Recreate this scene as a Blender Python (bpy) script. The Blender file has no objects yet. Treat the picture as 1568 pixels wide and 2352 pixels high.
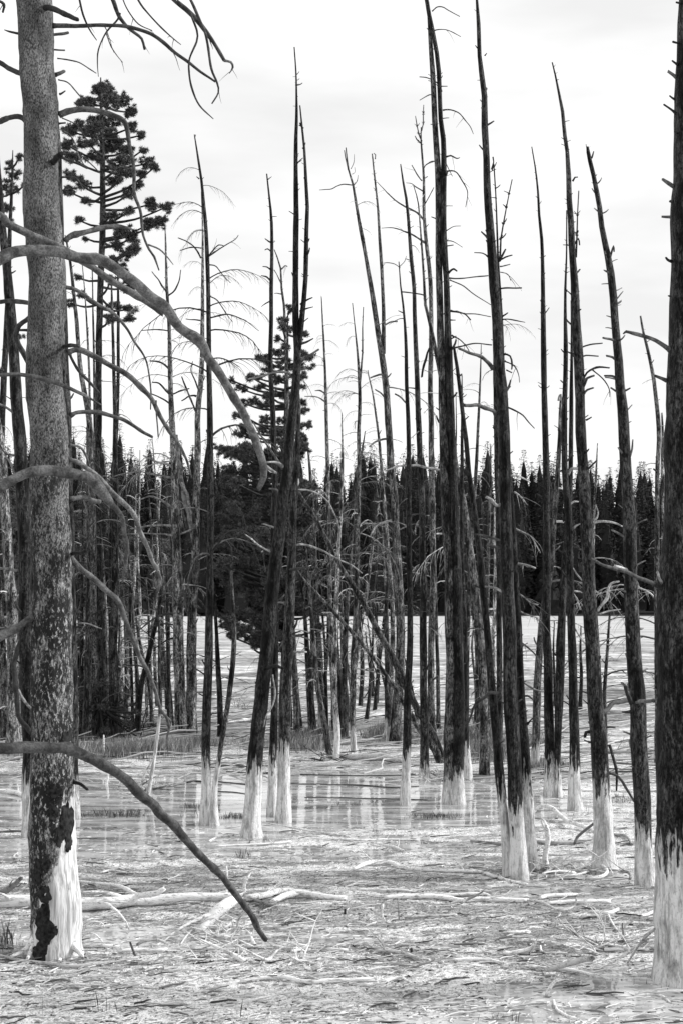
import bpy, math, random
import numpy as np
from mathutils import Vector, Matrix, noise as mn
from math import radians, sin, cos, pi, tan, atan

sc = bpy.context.scene
COL = sc.collection
RND = random.Random(11)

# ------------------------------------------------------------------ camera
F = 3267.0                       # focal length in pixels of a 1568 x 2352 picture
CAMZ = 2.30
PITCH = atan(209.0 / F)
cam_d = bpy.data.cameras.new('camera')
cam = bpy.data.objects.new('camera', cam_d)
COL.objects.link(cam)
cam.location = (0, 0, CAMZ)
cam.rotation_euler = (pi / 2 + PITCH, 0, 0)
cam_d.sensor_fit = 'VERTICAL'
cam_d.sensor_height = 36.0
cam_d.sensor_width = 24.0
cam_d.lens = 50.0
cam_d.clip_start = 0.1
cam_d.clip_end = 3000
sc.camera = cam

# ------------------------------------------------------------------ sky and sun
SUN_EL, SUN_AZ = radians(31), radians(80)      # azimuth measured from +Y (ahead) to +X (right)
world = bpy.data.worlds.new('World')
sc.world = world
world.use_nodes = True
wn, wl = world.node_tree.nodes, world.node_tree.links
wn.clear()
w_out = wn.new('ShaderNodeOutputWorld')
w_bg = wn.new('ShaderNodeBackground')
w_bg.inputs['Strength'].default_value = 0.1
sky = wn.new('ShaderNodeTexSky')
sky.sky_type = 'NISHITA'
sky.sun_disc = False
sky.sun_elevation = SUN_EL
sky.sun_rotation = SUN_AZ
bw = wn.new('ShaderNodeRGBToBW')
wl.new(sky.outputs[0], bw.inputs[0])
tc = wn.new('ShaderNodeTexCoord')
mp = wn.new('ShaderNodeMapping')
mp.inputs['Scale'].default_value = (2.2, 2.2, 9.0)
wl.new(tc.outputs['Generated'], mp.inputs[0])
nz = wn.new('ShaderNodeTexNoise')
nz.inputs['Scale'].default_value = 1.6
nz.inputs['Detail'].default_value = 5
nz.inputs['Roughness'].default_value = 0.5
wl.new(mp.outputs[0], nz.inputs[0])
cr = wn.new('ShaderNodeValToRGB')
cr.color_ramp.elements[0].position = 0.36
cr.color_ramp.elements[0].color = (0.83, 0.83, 0.83, 1)
cr.color_ramp.elements[1].position = 0.58
cr.color_ramp.elements[1].color = (1.0, 1.0, 1.0, 1)
wl.new(nz.outputs[0], cr.inputs[0])
w_sc = wn.new('ShaderNodeVectorMath')
w_sc.operation = 'SCALE'
w_sc.inputs['Scale'].default_value = 11.3
wl.new(cr.outputs[0], w_sc.inputs[0])
w_mx = wn.new('ShaderNodeMix')
w_mx.data_type = 'RGBA'
w_mx.inputs[0].default_value = 0.93           # a nearly closed white cloud layer in front of the clear sky
wl.new(bw.outputs[0], w_mx.inputs[6])
wl.new(w_sc.outputs[0], w_mx.inputs[7])
wl.new(w_mx.outputs[2], w_bg.inputs[0])
wl.new(w_bg.outputs[0], w_out.inputs[0])

sun_d = bpy.data.lights.new('sun', 'SUN')
sun_d.energy = 4.4
sun_d.angle = radians(11)
sun_d.color = (1, 1, 1)
sun = bpy.data.objects.new('sun', sun_d)
COL.objects.link(sun)
sdir = Vector((cos(SUN_EL) * sin(SUN_AZ), cos(SUN_EL) * cos(SUN_AZ), sin(SUN_EL)))
sun.rotation_euler = sdir.to_track_quat('Z', 'Y').to_euler()

sc.view_settings.view_transform = 'Standard'
sc.view_settings.look = 'None'
sc.view_settings.gamma = 1
sc.view_settings.exposure = 0
sc.view_settings.use_curve_mapping = False
sc.render.engine = 'CYCLES'
sc.cycles.max_bounces = 5
sc.cycles.diffuse_bounces = 3
sc.cycles.glossy_bounces = 3

# ------------------------------------------------------------------ where things stand
CP_, SP_ = cos(PITCH), sin(PITCH)


def ray(u, v):
    x = (u - 784.0) / F
    y = (1176.0 - v) / F
    return Vector((x, CP_ - SP_ * y, SP_ + CP_ * y))


def gpt(u, v, z=0.0):
    d = ray(u, v)
    t = (z - CAMZ) / d.z
    return Vector((0, 0, CAMZ)) + d * t


def at(u, v, Y):
    d = ray(u, v)
    return Vector((0, 0, CAMZ)) + d * (Y / d.y)


def px(Y):                       # metres per picture pixel at distance Y
    return Y / F


# ------------------------------------------------------------------ value noise in numpy
def vnoise(x, y, seed=0):
    xi = np.floor(x).astype(np.int64)
    yi = np.floor(y).astype(np.int64)
    xf, yf = x - xi, y - yi
    xf = xf * xf * (3 - 2 * xf)
    yf = yf * yf * (3 - 2 * yf)

    def h(a, b):
        n = (a * 374761393 + b * 668265263 + seed * 1442695041) & 0x7fffffff
        n = ((n ^ (n >> 13)) * 1274126177) & 0x7fffffff
        n = (n ^ (n >> 16)) & 0xffff
        return n / 65535.0
    a = h(xi, yi) * (1 - xf) + h(xi + 1, yi) * xf
    b = h(xi, yi + 1) * (1 - xf) + h(xi + 1, yi + 1) * xf
    return a * (1 - yf) + b * yf


def fbm(x, y, seed=0, o=4):
    s, a, t = 0, 0.5, 0
    for k in range(o):
        s = s + a * vnoise(x, y, seed + k)
        t += a
        a *= 0.5
        x, y = x * 2.03 + 11, y * 2.03 + 7
    return s / t


def sstep(a, b, x):
    t = np.clip((x - a) / (b - a), 0, 1)
    return t * t * (3 - 2 * t)


def ground_z(x, y):
    """height of the mud; the water stands at 0"""
    x = np.asarray(x, float)
    y = np.asarray(y, float)
    n = fbm(x * 0.55, y * 0.9, 3, 4) - 0.5
    m = fbm(x * 3.1, y * 5.0, 9, 3) - 0.5
    f = fbm(x * 9.0, y * 13.0, 21, 3) - 0.5
    z = 0.016 + 0.075 * n + 0.035 * m + 0.022 * f
    # the pool
    wob = (fbm(x * 0.8, y * 0.8, 40, 3) - 0.5) * 2.2
    pool = sstep(14.7, 15.9, y + wob) * (1 - sstep(19.0, 19.9, y + 0.35 * wob)) * (1 - sstep(1.6, 2.9, x + wob * 0.6))
    z = z - 0.062 * pool
    # shallow fringe in front of it
    fr = sstep(12.6, 13.6, y + wob) * (1 - sstep(15.0, 16.5, y)) * (1 - sstep(0.3, 1.9, x + wob * 0.5))
    z = z - 0.030 * fr
    # wet hollows nearest the camera
    nr = (1 - sstep(8.3, 9.0, y + 0.35 * wob)) * sstep(-1.6, -0.6, x + wob * .3)
    z = z - 0.028 * nr
    # firmer bank behind the pool
    z = z + 0.05 * sstep(19.8, 21.5, y) + 0.03 * sstep(23, 30, y)
    return z


def gz(x, y):
    return float(ground_z(np.array([x]), np.array([y]))[0])


# ------------------------------------------------------------------ materials
def newmat(name):
    m = bpy.data.materials.new(name)
    m.use_nodes = True
    nt = m.node_tree
    nt.nodes.clear()
    out = nt.nodes.new('ShaderNodeOutputMaterial')
    b = nt.nodes.new('ShaderNodeBsdfPrincipled')
    nt.links.new(b.outputs[0], out.inputs[0])
    return m, nt, b


class N:
    """small helper for building node graphs"""
    def __init__(s, nt):
        s.nt = nt

    def node(s, t, **k):
        n = s.nt.nodes.new(t)
        for a, b in k.items():
            setattr(n, a, b)
        return n

    def link(s, a, b):
        s.nt.links.new(a, b)

    def val(s, sock, v):
        if hasattr(v, 'links') or isinstance(v, bpy.types.NodeSocket):
            s.link(v, sock)
        else:
            sock.default_value = v

    def math(s, op, a, b=0.0, c=0.0, clamp=False):
        n = s.node('ShaderNodeMath', operation=op, use_clamp=clamp)
        s.val(n.inputs[0], a)
        s.val(n.inputs[1], b)
        s.val(n.inputs[2], c)
        return n.outputs[0]

    def noise(s, vec, scale, detail=3, rough=0.55, dist=0.0):
        n = s.node('ShaderNodeTexNoise')
        s.link(vec, n.inputs['Vector'])
        n.inputs['Scale'].default_value = scale
        n.inputs['Detail'].default_value = detail
        n.inputs['Roughness'].default_value = rough
        n.inputs['Distortion'].default_value = dist
        return n.outputs[0]

    def map(s, vec, scale=(1, 1, 1), loc=None):
        n = s.node('ShaderNodeMapping')
        s.link(vec, n.inputs[0])
        n.inputs['Scale'].default_value = scale
        if loc is not None:
            s.link(loc, n.inputs['Location'])
        return n.outputs[0]

    def smooth(s, x, a, b, to0=0.0, to1=1.0):
        n = s.node('ShaderNodeMapRange', interpolation_type='SMOOTHSTEP')
        s.val(n.inputs[0], x)
        s.val(n.inputs[1], a)
        s.val(n.inputs[2], b)
        n.inputs[3].default_value = to0
        n.inputs[4].default_value = to1
        return n.outputs[0]

    def mix(s, f, a, b):
        n = s.node('ShaderNodeMix', data_type='FLOAT')
        s.val(n.inputs[0], f)
        s.val(n.inputs[2], a)
        s.val(n.inputs[3], b)
        return n.outputs[0]

    def attr(s, name, typ='GEOMETRY'):
        n = s.node('ShaderNodeAttribute', attribute_name=name, attribute_type=typ)
        return n.outputs['Fac']

    def grey(s, v):
        n = s.node('ShaderNodeCombineColor')
        for i in range(3):
            s.link(v, n.inputs[i])
        return n.outputs[0]

    def bump(s, b, h, dist, strength=1.0):
        n = s.node('ShaderNodeBump')
        n.inputs['Distance'].default_value = dist
        n.inputs['Strength'].default_value = strength
        s.link(h, n.inputs['Height'])
        s.link(n.outputs[0], b.inputs['Normal'])

    def local(s):
        t = s.node('ShaderNodeTexCoord')
        oi = s.node('ShaderNodeObjectInfo')
        r = s.math('MULTIPLY', oi.outputs['Random'], 37.0)
        cv = s.node('ShaderNodeCombineXYZ')
        for i in range(3):
            s.link(r, cv.inputs[i])
        a = s.node('ShaderNodeVectorMath', operation='ADD')
        s.link(t.outputs['Object'], a.inputs[0])
        s.link(cv.outputs[0], a.inputs[1])
        return a.outputs[0]


def mat_trunk():
    """standing dead pine: dark weathered stem over a foot soaked white by silica"""
    m, nt, b = newmat('dead_pine_stem')
    g = N(nt)
    P = g.local()
    streak = g.noise(g.map(P, (1, 1, 0.07)), 48, 3, .6)
    grain = g.noise(g.map(P, (1, 1, 0.03)), 130, 2, .6)
    blot = g.noise(g.map(P, (1, 1, 0.35)), 11, 4, .62, .4)
    fine = g.noise(g.map(P, (1, 1, 0.5)), 75, 3, .7)
    tone = g.attr('tone', 'OBJECT')
    flake = g.attr('flake', 'OBJECT')
    # dark part
    d = g.math('MULTIPLY', g.math('MULTIPLY', tone, .62), g.smooth(blot, .36, .66, .22, 2.3))
    fleck = g.noise(g.map(P, (1, 1, .36)), 60, 5, .8, .2)
    d = g.math('MULTIPLY', d, g.smooth(fleck, .43, .58, .22, 2.9))
    d = g.math('MULTIPLY', d, g.smooth(streak, .35, .7, .6, 1.5))
    d = g.math('MULTIPLY', d, g.smooth(grain, .3, .7, .7, 1.35))
    fl = g.math('MULTIPLY', g.smooth(fine, .55, .66), flake)
    fl = g.math('MULTIPLY', fl, g.smooth(blot, .40, .55))
    d = g.mix(g.math('MULTIPLY', fl, .8), d, g.math('ADD', .10, g.math('MULTIPLY', tone, 2.2)))
    dk = g.math('MULTIPLY', g.smooth(fine, .42, .34), flake)
    d = g.mix(g.math('MULTIPLY', dk, .85), d, .008)
    # white foot
    w = g.smooth(streak, .34, .54, .48, .84)
    w = g.math('MULTIPLY', w, g.smooth(blot, .36, .58, .62, 1.08))
    w = g.math('MULTIPLY', w, g.smooth(fleck, .38, .50, .7, 1.05))
    pit = g.math('MULTIPLY', g.smooth(grain, .36, .28), g.smooth(fine, .46, .36))
    w = g.mix(pit, w, .10)
    sk = g.attr('sock')
    s1 = g.math('ADD', sk, g.math('MULTIPLY', g.math('SUBTRACT', streak, .5), .85))
    s1 = g.math('ADD', s1, g.math('MULTIPLY', g.math('SUBTRACT', blot, .5), .80))
    s1 = g.math('ADD', s1, g.math('MULTIPLY', g.math('SUBTRACT', fine, .5), .16))
    f = g.smooth(s1, -.065, .06)
    col = g.mix(f, w, d)
    col = g.math('MINIMUM', col, .86)
    g.link(g.grey(col), b.inputs['Base Color'])
    g.link(g.mix(f, .85, .5), b.inputs['Roughness'])
    b.inputs['Specular IOR Level'].default_value = .10
    g.bump(b, g.math('ADD', g.math('MULTIPLY', streak, .8), g.math('ADD', g.math('MULTIPLY', fine, .6), g.math('MULTIPLY', fleck, .8))), .02, 1.0)
    return m


def mat_flaky():
    """the near pine with scaly bark"""
    m, nt, b = newmat('scaly_bark')
    g = N(nt)
    P = g.local()
    hz = g.attr('rise')
    blot = g.noise(g.map(P, (1, 1, .5)), 7, 4, .6, .3)
    scale_ = g.noise(g.map(P, (1, 1, .42)), 58, 5, .75, .35)
    fine = g.noise(g.map(P, (1, 1, .5)), 120, 3, .7)
    streak = g.noise(g.map(P, (1, 1, 0.05)), 55, 3, .6)
    low = g.smooth(hz, 5.2, 1.6)                      # scales get coarser towards the foot
    base = g.smooth(fine, .36, .62, .025, .24)
    base = g.math('MULTIPLY', base, g.smooth(blot, .36, .64, .5, 1.25))
    th = g.mix(low, .34, g.math('ADD', .515, g.math('MULTIPLY', g.math('SUBTRACT', blot, .5), -.65)))
    dk = g.smooth(scale_, g.math('ADD', th, .03), g.math('SUBTRACT', th, .02))
    base = g.mix(g.math('MULTIPLY', dk, .93), base, .012)
    th2 = g.mix(low, .66, .57)
    lt = g.smooth(scale_, th2, g.math('ADD', th2, .05))
    base = g.mix(g.math('MULTIPLY', lt, .9), base, g.mix(low, .30, .58))
    w = g.smooth(streak, .34, .62, .34, .70)
    w = g.math('MULTIPLY', w, g.smooth(fine, .25, .4, .72, 1.0))
    crack = g.smooth(g.noise(g.map(P, (1, 1, .02)), 22, 2, .4), .365, .345)
    w = g.mix(crack, w, .12)
    sk = g.attr('sock')
    s1 = g.math('ADD', sk, g.math('MULTIPLY', g.math('SUBTRACT', blot, .5), 1.1))
    s1 = g.math('ADD', s1, g.math('MULTIPLY', g.math('SUBTRACT', scale_, .5), .5))
    f = g.smooth(s1, -.04, .04)
    col = g.mix(f, w, base)
    g.link(g.grey(col), b.inputs['Base Color'])
    b.inputs['Roughness'].default_value = .8
    b.inputs['Specular IOR Level'].default_value = .25
    h = g.mix(f, g.math('MULTIPLY', streak, .5), g.math('ADD', scale_, g.math('MULTIPLY', fine, .4)))
    g.bump(b, h, .022, 1.0)
    return m


def mat_limb():
    m, nt, b = newmat('weathered_limb')
    g = N(nt)
    P = g.local()
    tone = g.attr('tone', 'OBJECT')
    a = g.noise(P, 14, 4, .6, .3)
    c = g.noise(P, 90, 3, .7)
    d = g.math('MULTIPLY', tone, g.smooth(a, .36, .64, .45, 1.5))
    d = g.math('MULTIPLY', d, g.smooth(c, .36, .62, .65, 1.25))
    d = g.math('MULTIPLY', d, .80)
    d = g.math('MINIMUM', d, .8)
    g.link(g.grey(d), b.inputs['Base Color'])
    b.inputs['Roughness'].default_value = .75
    b.inputs['Specular IOR Level'].default_value = .25
    g.bump(b, g.math('ADD', a, g.math('MULTIPLY', c, .5)), .008, .8)
    return m


def mat_bleached():
    """driftwood on the mud: pale, streaked along its length, dark in cracks"""
    m, nt, b = newmat('bleached_wood')
    g = N(nt)
    P = g.local()
    tone = g.attr('tone', 'OBJECT')
    a = g.noise(g.map(P, (.25, 1, 1)), 26, 4, .6, .4)
    c = g.noise(g.map(P, (.2, 1, 1)), 95, 3, .7)
    d = g.math('MULTIPLY', tone, g.smooth(a, .32, .5, .5, 1.1))
    d = g.math('MULTIPLY', d, g.smooth(c, .34, .48, .45, 1.08))
    d = g.math('MINIMUM', d, .88)
    g.link(g.grey(d), b.inputs['Base Color'])
    b.inputs['Roughness'].default_value = .8
    b.inputs['Specular IOR Level'].default_value = .2
    g.bump(b, g.math('ADD', a, c), .01, .8)
    return m


def mat_plain(name, lo, hi, sc_=8, rough=.8, two=False):
    m, nt, b = newmat(name)
    g = N(nt)
    t = g.node('ShaderNodeTexCoord')
    a = g.noise(t.outputs['Object'], sc_, 3, .6)
    g.link(g.grey(g.smooth(a, .3, .7, lo, hi)), b.inputs['Base Color'])
    b.inputs['Roughness'].default_value = rough
    b.inputs['Specular IOR Level'].default_value = .2
    return m


def mat_isl(name, lo, hi, rough=.8, sp=.2):
    """each loose piece of one mesh gets a grey of its own"""
    m, nt, b = newmat(name)
    g = N(nt)
    n = g.node('ShaderNodeNewGeometry')
    r = n.outputs['Random Per Island']
    g.link(g.grey(g.mix(g.math('POWER', r, 1.4), lo, hi)), b.inputs['Base Color'])
    b.inputs['Roughness'].default_value = rough
    b.inputs['Specular IOR Level'].default_value = sp
    return m


def mat_forest():
    m, nt, b = newmat('forest_needles')
    g = N(nt)
    n = g.node('ShaderNodeNewGeometry')
    c = g.math('MULTIPLY', g.attr('shade_of_kind'), g.mix(n.outputs['Random Per Island'], .4, 1.5))
    g.link(g.grey(c), b.inputs['Base Color'])
    b.inputs['Roughness'].default_value = .8
    b.inputs['Specular IOR Level'].default_value = .1
    return m


def mat_ground():
    m, nt, b = newmat('pale_mud')
    g = N(nt)
    geo = g.node('ShaderNodeNewGeometry')
    P = geo.outputs['Position']
    sx = g.node('ShaderNodeSeparateXYZ')
    g.link(P, sx.inputs[0])
    y = sx.outputs[1]
    z = sx.outputs[2]
    Q = g.map(P, (.6, 1, 1))
    big = g.noise(g.map(P, (.35, 1, 0)), .9, 4, .6)
    mid = g.noise(Q, 9, 5, .68, .2)
    fine = g.noise(Q, 38, 4, .75, .2)
    grit = g.noise(P, 110, 2, .7)
    # bare near mud: grey granular silt, dried white crust in long patches, small dark specks
    crust = g.noise(g.map(P, (.30, 1, 0)), 3.4, 5, .68, .3)
    gr2 = g.noise(g.map(P, (.9, 1, 1)), 75, 4, .82)
    gr3 = g.noise(g.map(P, (.8, 1, 1)), 26, 4, .7)
    dry = g.math('ADD', g.smooth(y, 9.6, 8.9, 0, .10), g.smooth(y, 12.3, 13.6, 0, .07))
    c = g.smooth(g.math('ADD', crust, dry), .47, .60, .27, .74)
    c = g.math('MULTIPLY', c, g.smooth(big, .38, .62, .85, 1.12))
    c = g.math('MULTIPLY', c, g.smooth(gr2, .40, .60, .45, 1.40))
    c = g.math('MULTIPLY', c, g.smooth(gr3, .38, .55, .60, 1.15))
    c = g.mix(g.math('MULTIPLY', g.smooth(gr2, .395, .36), .8), c, .04)
    c = g.mix(g.math('MULTIPLY', g.smooth(mid, .35, .32), .6), c, .12)
    # damp where low
    wet = g.smooth(z, .012, -.004)
    c = g.mix(g.math('MULTIPLY', wet, .45), c, .26)
    # meadow behind: straw and crust
    far = g.smooth(y, 21.0, 26.0)
    s1 = g.noise(g.map(P, (.22, 1, 0)), 1.2, 6, .72)
    s2 = g.noise(g.map(P, (.10, .45, 0)), .35, 5, .6)
    s3 = g.noise(g.map(P, (.5, 1, 0)), 6, 4, .75)
    s4 = g.noise(g.map(P, (.30, .55, 0)), .8, 8, .78)
    md = g.smooth(s1, .36, .54, .40, .90)
    md = g.math('MULTIPLY', md, g.smooth(s4, .40, .56, .34, 1.15))
    s5 = g.noise(g.map(P, (.55, .22, 0)), 2.4, 6, .8)
    md = g.math('MULTIPLY', md, g.smooth(s5, .40, .56, .55, 1.12))
    md = g.math('MULTIPLY', md, g.smooth(s3, .34, .58, .55, 1.1))
    md = g.math('MULTIPLY', md, g.smooth(s2, .38, .56, .7, 1.08))
    vf = g.smooth(y, 55, 130)
    md = g.mix(vf, md, g.smooth(s2, .35, .6, .55, .74))
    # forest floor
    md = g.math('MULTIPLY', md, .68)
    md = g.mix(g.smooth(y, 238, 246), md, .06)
    c = g.mix(far, c, md)
    c = g.math('MINIMUM', c, .86)
    g.link(g.grey(c), b.inputs['Base Color'])
    g.link(g.mix(wet, .85, .35), b.inputs['Roughness'])
    b.inputs['Specular IOR Level'].default_value = .3
    g.bump(b, g.math('ADD', g.math('MULTIPLY', mid, .6), g.math('ADD', g.math('MULTIPLY', fine, .35), g.math('MULTIPLY', gr2, .25))), .04, .9)
    return m


def mat_water():
    m, nt, b = newmat('milky_water')
    g = N(nt)
    geo = g.node('ShaderNodeNewGeometry')
    P = geo.outputs['Position']
    film = g.noise(g.map(P, (.4, 1.6, 0)), 3.0, 4, .6)
    scum = g.noise(g.map(P, (.25, 1, 0)), 14, 3, .7)
    c = g.smooth(film, .38, .62, .24, .56)
    c = g.mix(g.smooth(scum, .60, .66), c, .7)
    g.link(g.grey(c), b.inputs['Base Color'])
    g.link(g.mix(g.smooth(scum, .60, .66), g.smooth(film, .4, .7, .015, .10), .6), b.inputs['Roughness'])
    b.inputs['IOR'].default_value = 1.333
    b.inputs['Specular IOR Level'].default_value = 1.0
    g.bump(b, g.noise(g.map(P, (1, .6, 0)), 9, 2, .5), .002, .5)
    return m


M = dict(trunk=mat_trunk(), flaky=mat_flaky(), limb=mat_limb(), drift=mat_bleached(),
         ground=mat_ground(), water=mat_water(),
         plate=mat_plain('charred_bark_plate', .004, .035, 40, .9),
         needle=mat_isl('pine_needles', .010, .19, .6, .3),  # upper grey raised so some needles read as sunlit, light in the colour
         fneedle=mat_forest(),
         grass=mat_isl('dry_grass', .12, .60, .7),
         dgrass=mat_isl('dark_sedge', .03, .20, .7),
         twig_p=mat_isl('pale_twigs', .48, .86, .75), twig_d=mat_isl('dark_twigs', .03, .30, .8),
         cone=mat_plain('cone', .02, .05, 30))


# ------------------------------------------------------------------ mesh helpers
def link_mesh(name, me, mat, parent=None, tone=None):
    o = bpy.data.objects.new(name, me)
    COL.objects.link(o)
    if mat and not me.materials:
        me.materials.append(mat)
    if parent:
        o.parent = parent
    if tone is not None:
        o['tone'] = float(tone)
    return o


def mk(name, vs, fs, mat, parent=None, tone=None, smooth=True, attrs=None):
    me = bpy.data.meshes.new(name)
    me.from_pydata([tuple(v) for v in vs], [], fs)
    if smooth:
        me.polygons.foreach_set('use_smooth', [True] * len(me.polygons))
    for k, vals in (attrs or {}).items():
        a = me.attributes.new(k, 'FLOAT', 'POINT')
        a.data.foreach_set('value', vals)
    me.update()
    return link_mesh(name, me, mat, parent, tone)


def thing(name, label, cat, loc=(0, 0, 0), group=None):
    o = bpy.data.objects.new(name, None)
    COL.objects.link(o)
    o.location = loc
    o.empty_display_size = .2
    o['label'] = label
    o['category'] = cat
    if group:
        o['group'] = group
    return o


def tag(o, label=None, cat=None, group=None, kind=None):
    if label:
        o['label'] = label
    if cat:
        o['category'] = cat
    if group:
        o['group'] = group
    if kind:
        o['kind'] = kind
    return o


def catmull(P, R, step):
    """P points, R radii; returns a denser smooth path"""
    out, rr = [], []
    n = len(P)
    for i in range(n - 1):
        p0 = P[i - 1] if i else P[0] * 2 - P[1]
        p1, p2 = P[i], P[i + 1]
        p3 = P[i + 2] if i + 2 < n else P[-1] * 2 - P[-2]
        k = max(1, int((p2 - p1).length / step))
        for j in range(k):
            t = j / k
            out.append(.5 * ((2 * p1) + (p2 - p0) * t + (2 * p0 - 5 * p1 + 4 * p2 - p3) * t * t + (3 * p1 - p0 - 3 * p2 + p3) * t ** 3))
            rr.append(R[i] * (1 - t) + R[i + 1] * t)
    out.append(P[-1].copy())
    rr.append(R[-1])
    return out, rr


def tube(vs, fs, P, R, sides=8, seed=0.0, rough=.10, cap=True, jag=0.0, rfreq=(2.2, 9.0), ell=None):
    """adds a tapering tube along P to the lists; the last point may end in a splintered break"""
    n0 = len(vs)
    n = len(P)
    T = (P[1] - P[0]).normalized()
    a = Vector((0, 0, 1)) if abs(T.z) < .9 else Vector((1, 0, 0))
    U = T.cross(a).normalized()
    for i in range(n):
        if 0 < i < n - 1:
            T2 = (P[i + 1] - P[i - 1])
        elif i == 0:
            T2 = P[1] - P[0]
        else:
            T2 = P[i] - P[i - 1]
        if T2.length < 1e-9:
            T2 = T
        T2.normalize()
        U = (U - T2 * U.dot(T2))
        if U.length < 1e-6:
            U = T2.orthogonal()
        U.normalize()
        V = T2.cross(U)
        T = T2
        for k in range(sides):
            an = 2 * pi * k / sides
            c, s = cos(an), sin(an)
            q = Vector((c * 1.3 + seed, s * 1.3 + seed * .7, i * .37 + seed))
            r = R[i] * (1 + rough * mn.noise(q * 1.0) + rough * .7 * mn.noise(q * 2.3))
            p = P[i] + U * (c * r) + V * (s * r)
            if jag and i == n - 1:
                p = p + T2 * (jag * RND.uniform(-.2, 1))
            vs.append(p)
    for i in range(n - 1):
        b0 = n0 + i * sides
        for k in range(sides):
            k2 = (k + 1) % sides
            fs.append((b0 + k, b0 + k2, b0 + sides + k2, b0 + sides + k))
    if cap:
        fs.append(tuple(n0 + k for k in reversed(range(sides))))
        if jag:
            c = len(vs)
            vs.append(P[-1] - T * jag * .3)
            b0 = n0 + (n - 1) * sides
            for k in range(sides):
                fs.append((b0 + k, b0 + (k + 1) % sides, c))
        else:
            fs.append(tuple(n0 + (n - 1) * sides + k for k in range(sides)))
    return n0


def parse(s):
    out = []
    for t in s.split():
        a = t.split(',')
        out.append(tuple(float(x) for x in a))
    return out


# ------------------------------------------------------------------ shared small limbs (local: from the origin along +X, Z up)
def proto_mesh(name, build, mat):
    vs, fs = [], []
    build(vs, fs)
    me = bpy.data.meshes.new(name)
    me.from_pydata([tuple(v) for v in vs], [], fs)
    me.polygons.foreach_set('use_smooth', [True] * len(me.polygons))
    me.materials.append(mat)
    me.update()
    return me


def b_stub(seed, L, r, bend):
    def f(vs, fs):
        R_ = random.Random(seed)
        P = [Vector((-.02, 0, 0))]
        d = Vector((1, 0, R_.uniform(.0, .5)))
        for i in range(4):
            d = (d + Vector((0, R_.uniform(-.2, .2), bend + R_.uniform(-.12, .12)))).normalized()
            P.append(P[-1] + d * L / 4)
        tube(vs, fs, P, [r * 1.7, r, r * .85, r * .75, r * .6], 6, seed, .15, True, r * 1.2)
    return f


def droop(vs, fs, P0, d, L, r, R_, sag, segs=6, sides=4):
    P = [P0]
    d = d.normalized()
    for i in range(segs):
        d = (d + Vector((R_.uniform(-.16, .16), R_.uniform(-.16, .16), -sag + R_.uniform(-.12, .12)))).normalized()
        P.append(P[-1] + d * L / segs)
    tube(vs, fs, P, [r * (1 - .75 * i / segs) for i in range(segs + 1)], sides, R_.random() * 9, .1, False)
    return P


def b_bare(seed, L, r, sag, nt=3):
    def f(vs, fs):
        R_ = random.Random(seed)
        P = droop(vs, fs, Vector((-.02, 0, 0)), Vector((1, 0, .45)), L, r, R_, sag, 7, 5)
        for k in range(nt):
            i = R_.randint(2, 6)
            dd = (P[i + 1] - P[i]).normalized() if i + 1 < len(P) else (P[i] - P[i - 1]).normalized()
            droop(vs, fs, P[i], dd + Vector((0, R_.uniform(-.9, .9), R_.uniform(-.5, .4))), L * R_.uniform(.15, .4), r * .4, R_, .12, 4, 3)
    return f


def b_fine(seed, L, r):
    def f(vs, fs):
        R_ = random.Random(seed)
        P = droop(vs, fs, Vector((-.02, 0, 0)), Vector((1, 0, .45)), L, r, R_, .17, 9, 5)
        for i in range(2, len(P)):
            for q in range(2):
                dd = (P[i] - P[i - 1]).normalized()
                Q = droop(vs, fs, P[i], dd + Vector((0, R_.uniform(-1, 1), R_.uniform(-.7, .3))), L * R_.uniform(.14, .34), r * .36, R_, .30, 5, 3)
                if R_.random() < .6:
                    j = R_.randint(1, 4)
                    droop(vs, fs, Q[j], (Q[j] - Q[j - 1]) + Vector((R_.uniform(-.06, .06), R_.uniform(-.06, .06), -.02)), L * .12, r * .25, R_, .3, 3, 3)
    return f


STUBS = [proto_mesh('stub', b_stub(i, RND.uniform(.05, .13), RND.uniform(.007, .012), RND.uniform(-.05, .22)), M['limb']) for i in range(9)]
BARE = [proto_mesh('branch', b_bare(40 + i, RND.uniform(.4, .7), .011, RND.uniform(.10, .22), RND.randint(1, 4)), M['limb']) for i in range(8)]
FINE = [proto_mesh('branch', b_fine(80 + i, RND.uniform(.8, 1.15), .011), M['limb']) for i in range(9)]


def limb_at(me, name, root, p, az, tilt, s, tone):
    o = bpy.data.objects.new(name, me)
    COL.objects.link(o)
    o.parent = root
    o.location = p
    o.rotation_euler = (0, -tilt, az)
    o.scale = (s, s, s)
    o['tone'] = float(tone)
    return o


def radius_at(P, R, z):
    for i in range(len(P) - 1):
        if (P[i].z - z) * (P[i + 1].z - z) <= 0 and abs(P[i].z - P[i + 1].z) > 1e-6:
            t = (P[i].z - z) / (P[i].z - P[i + 1].z)
            return P[i].lerp(P[i + 1], t), R[i] * (1 - t) + R[i + 1] * t
    return None, None


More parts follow.
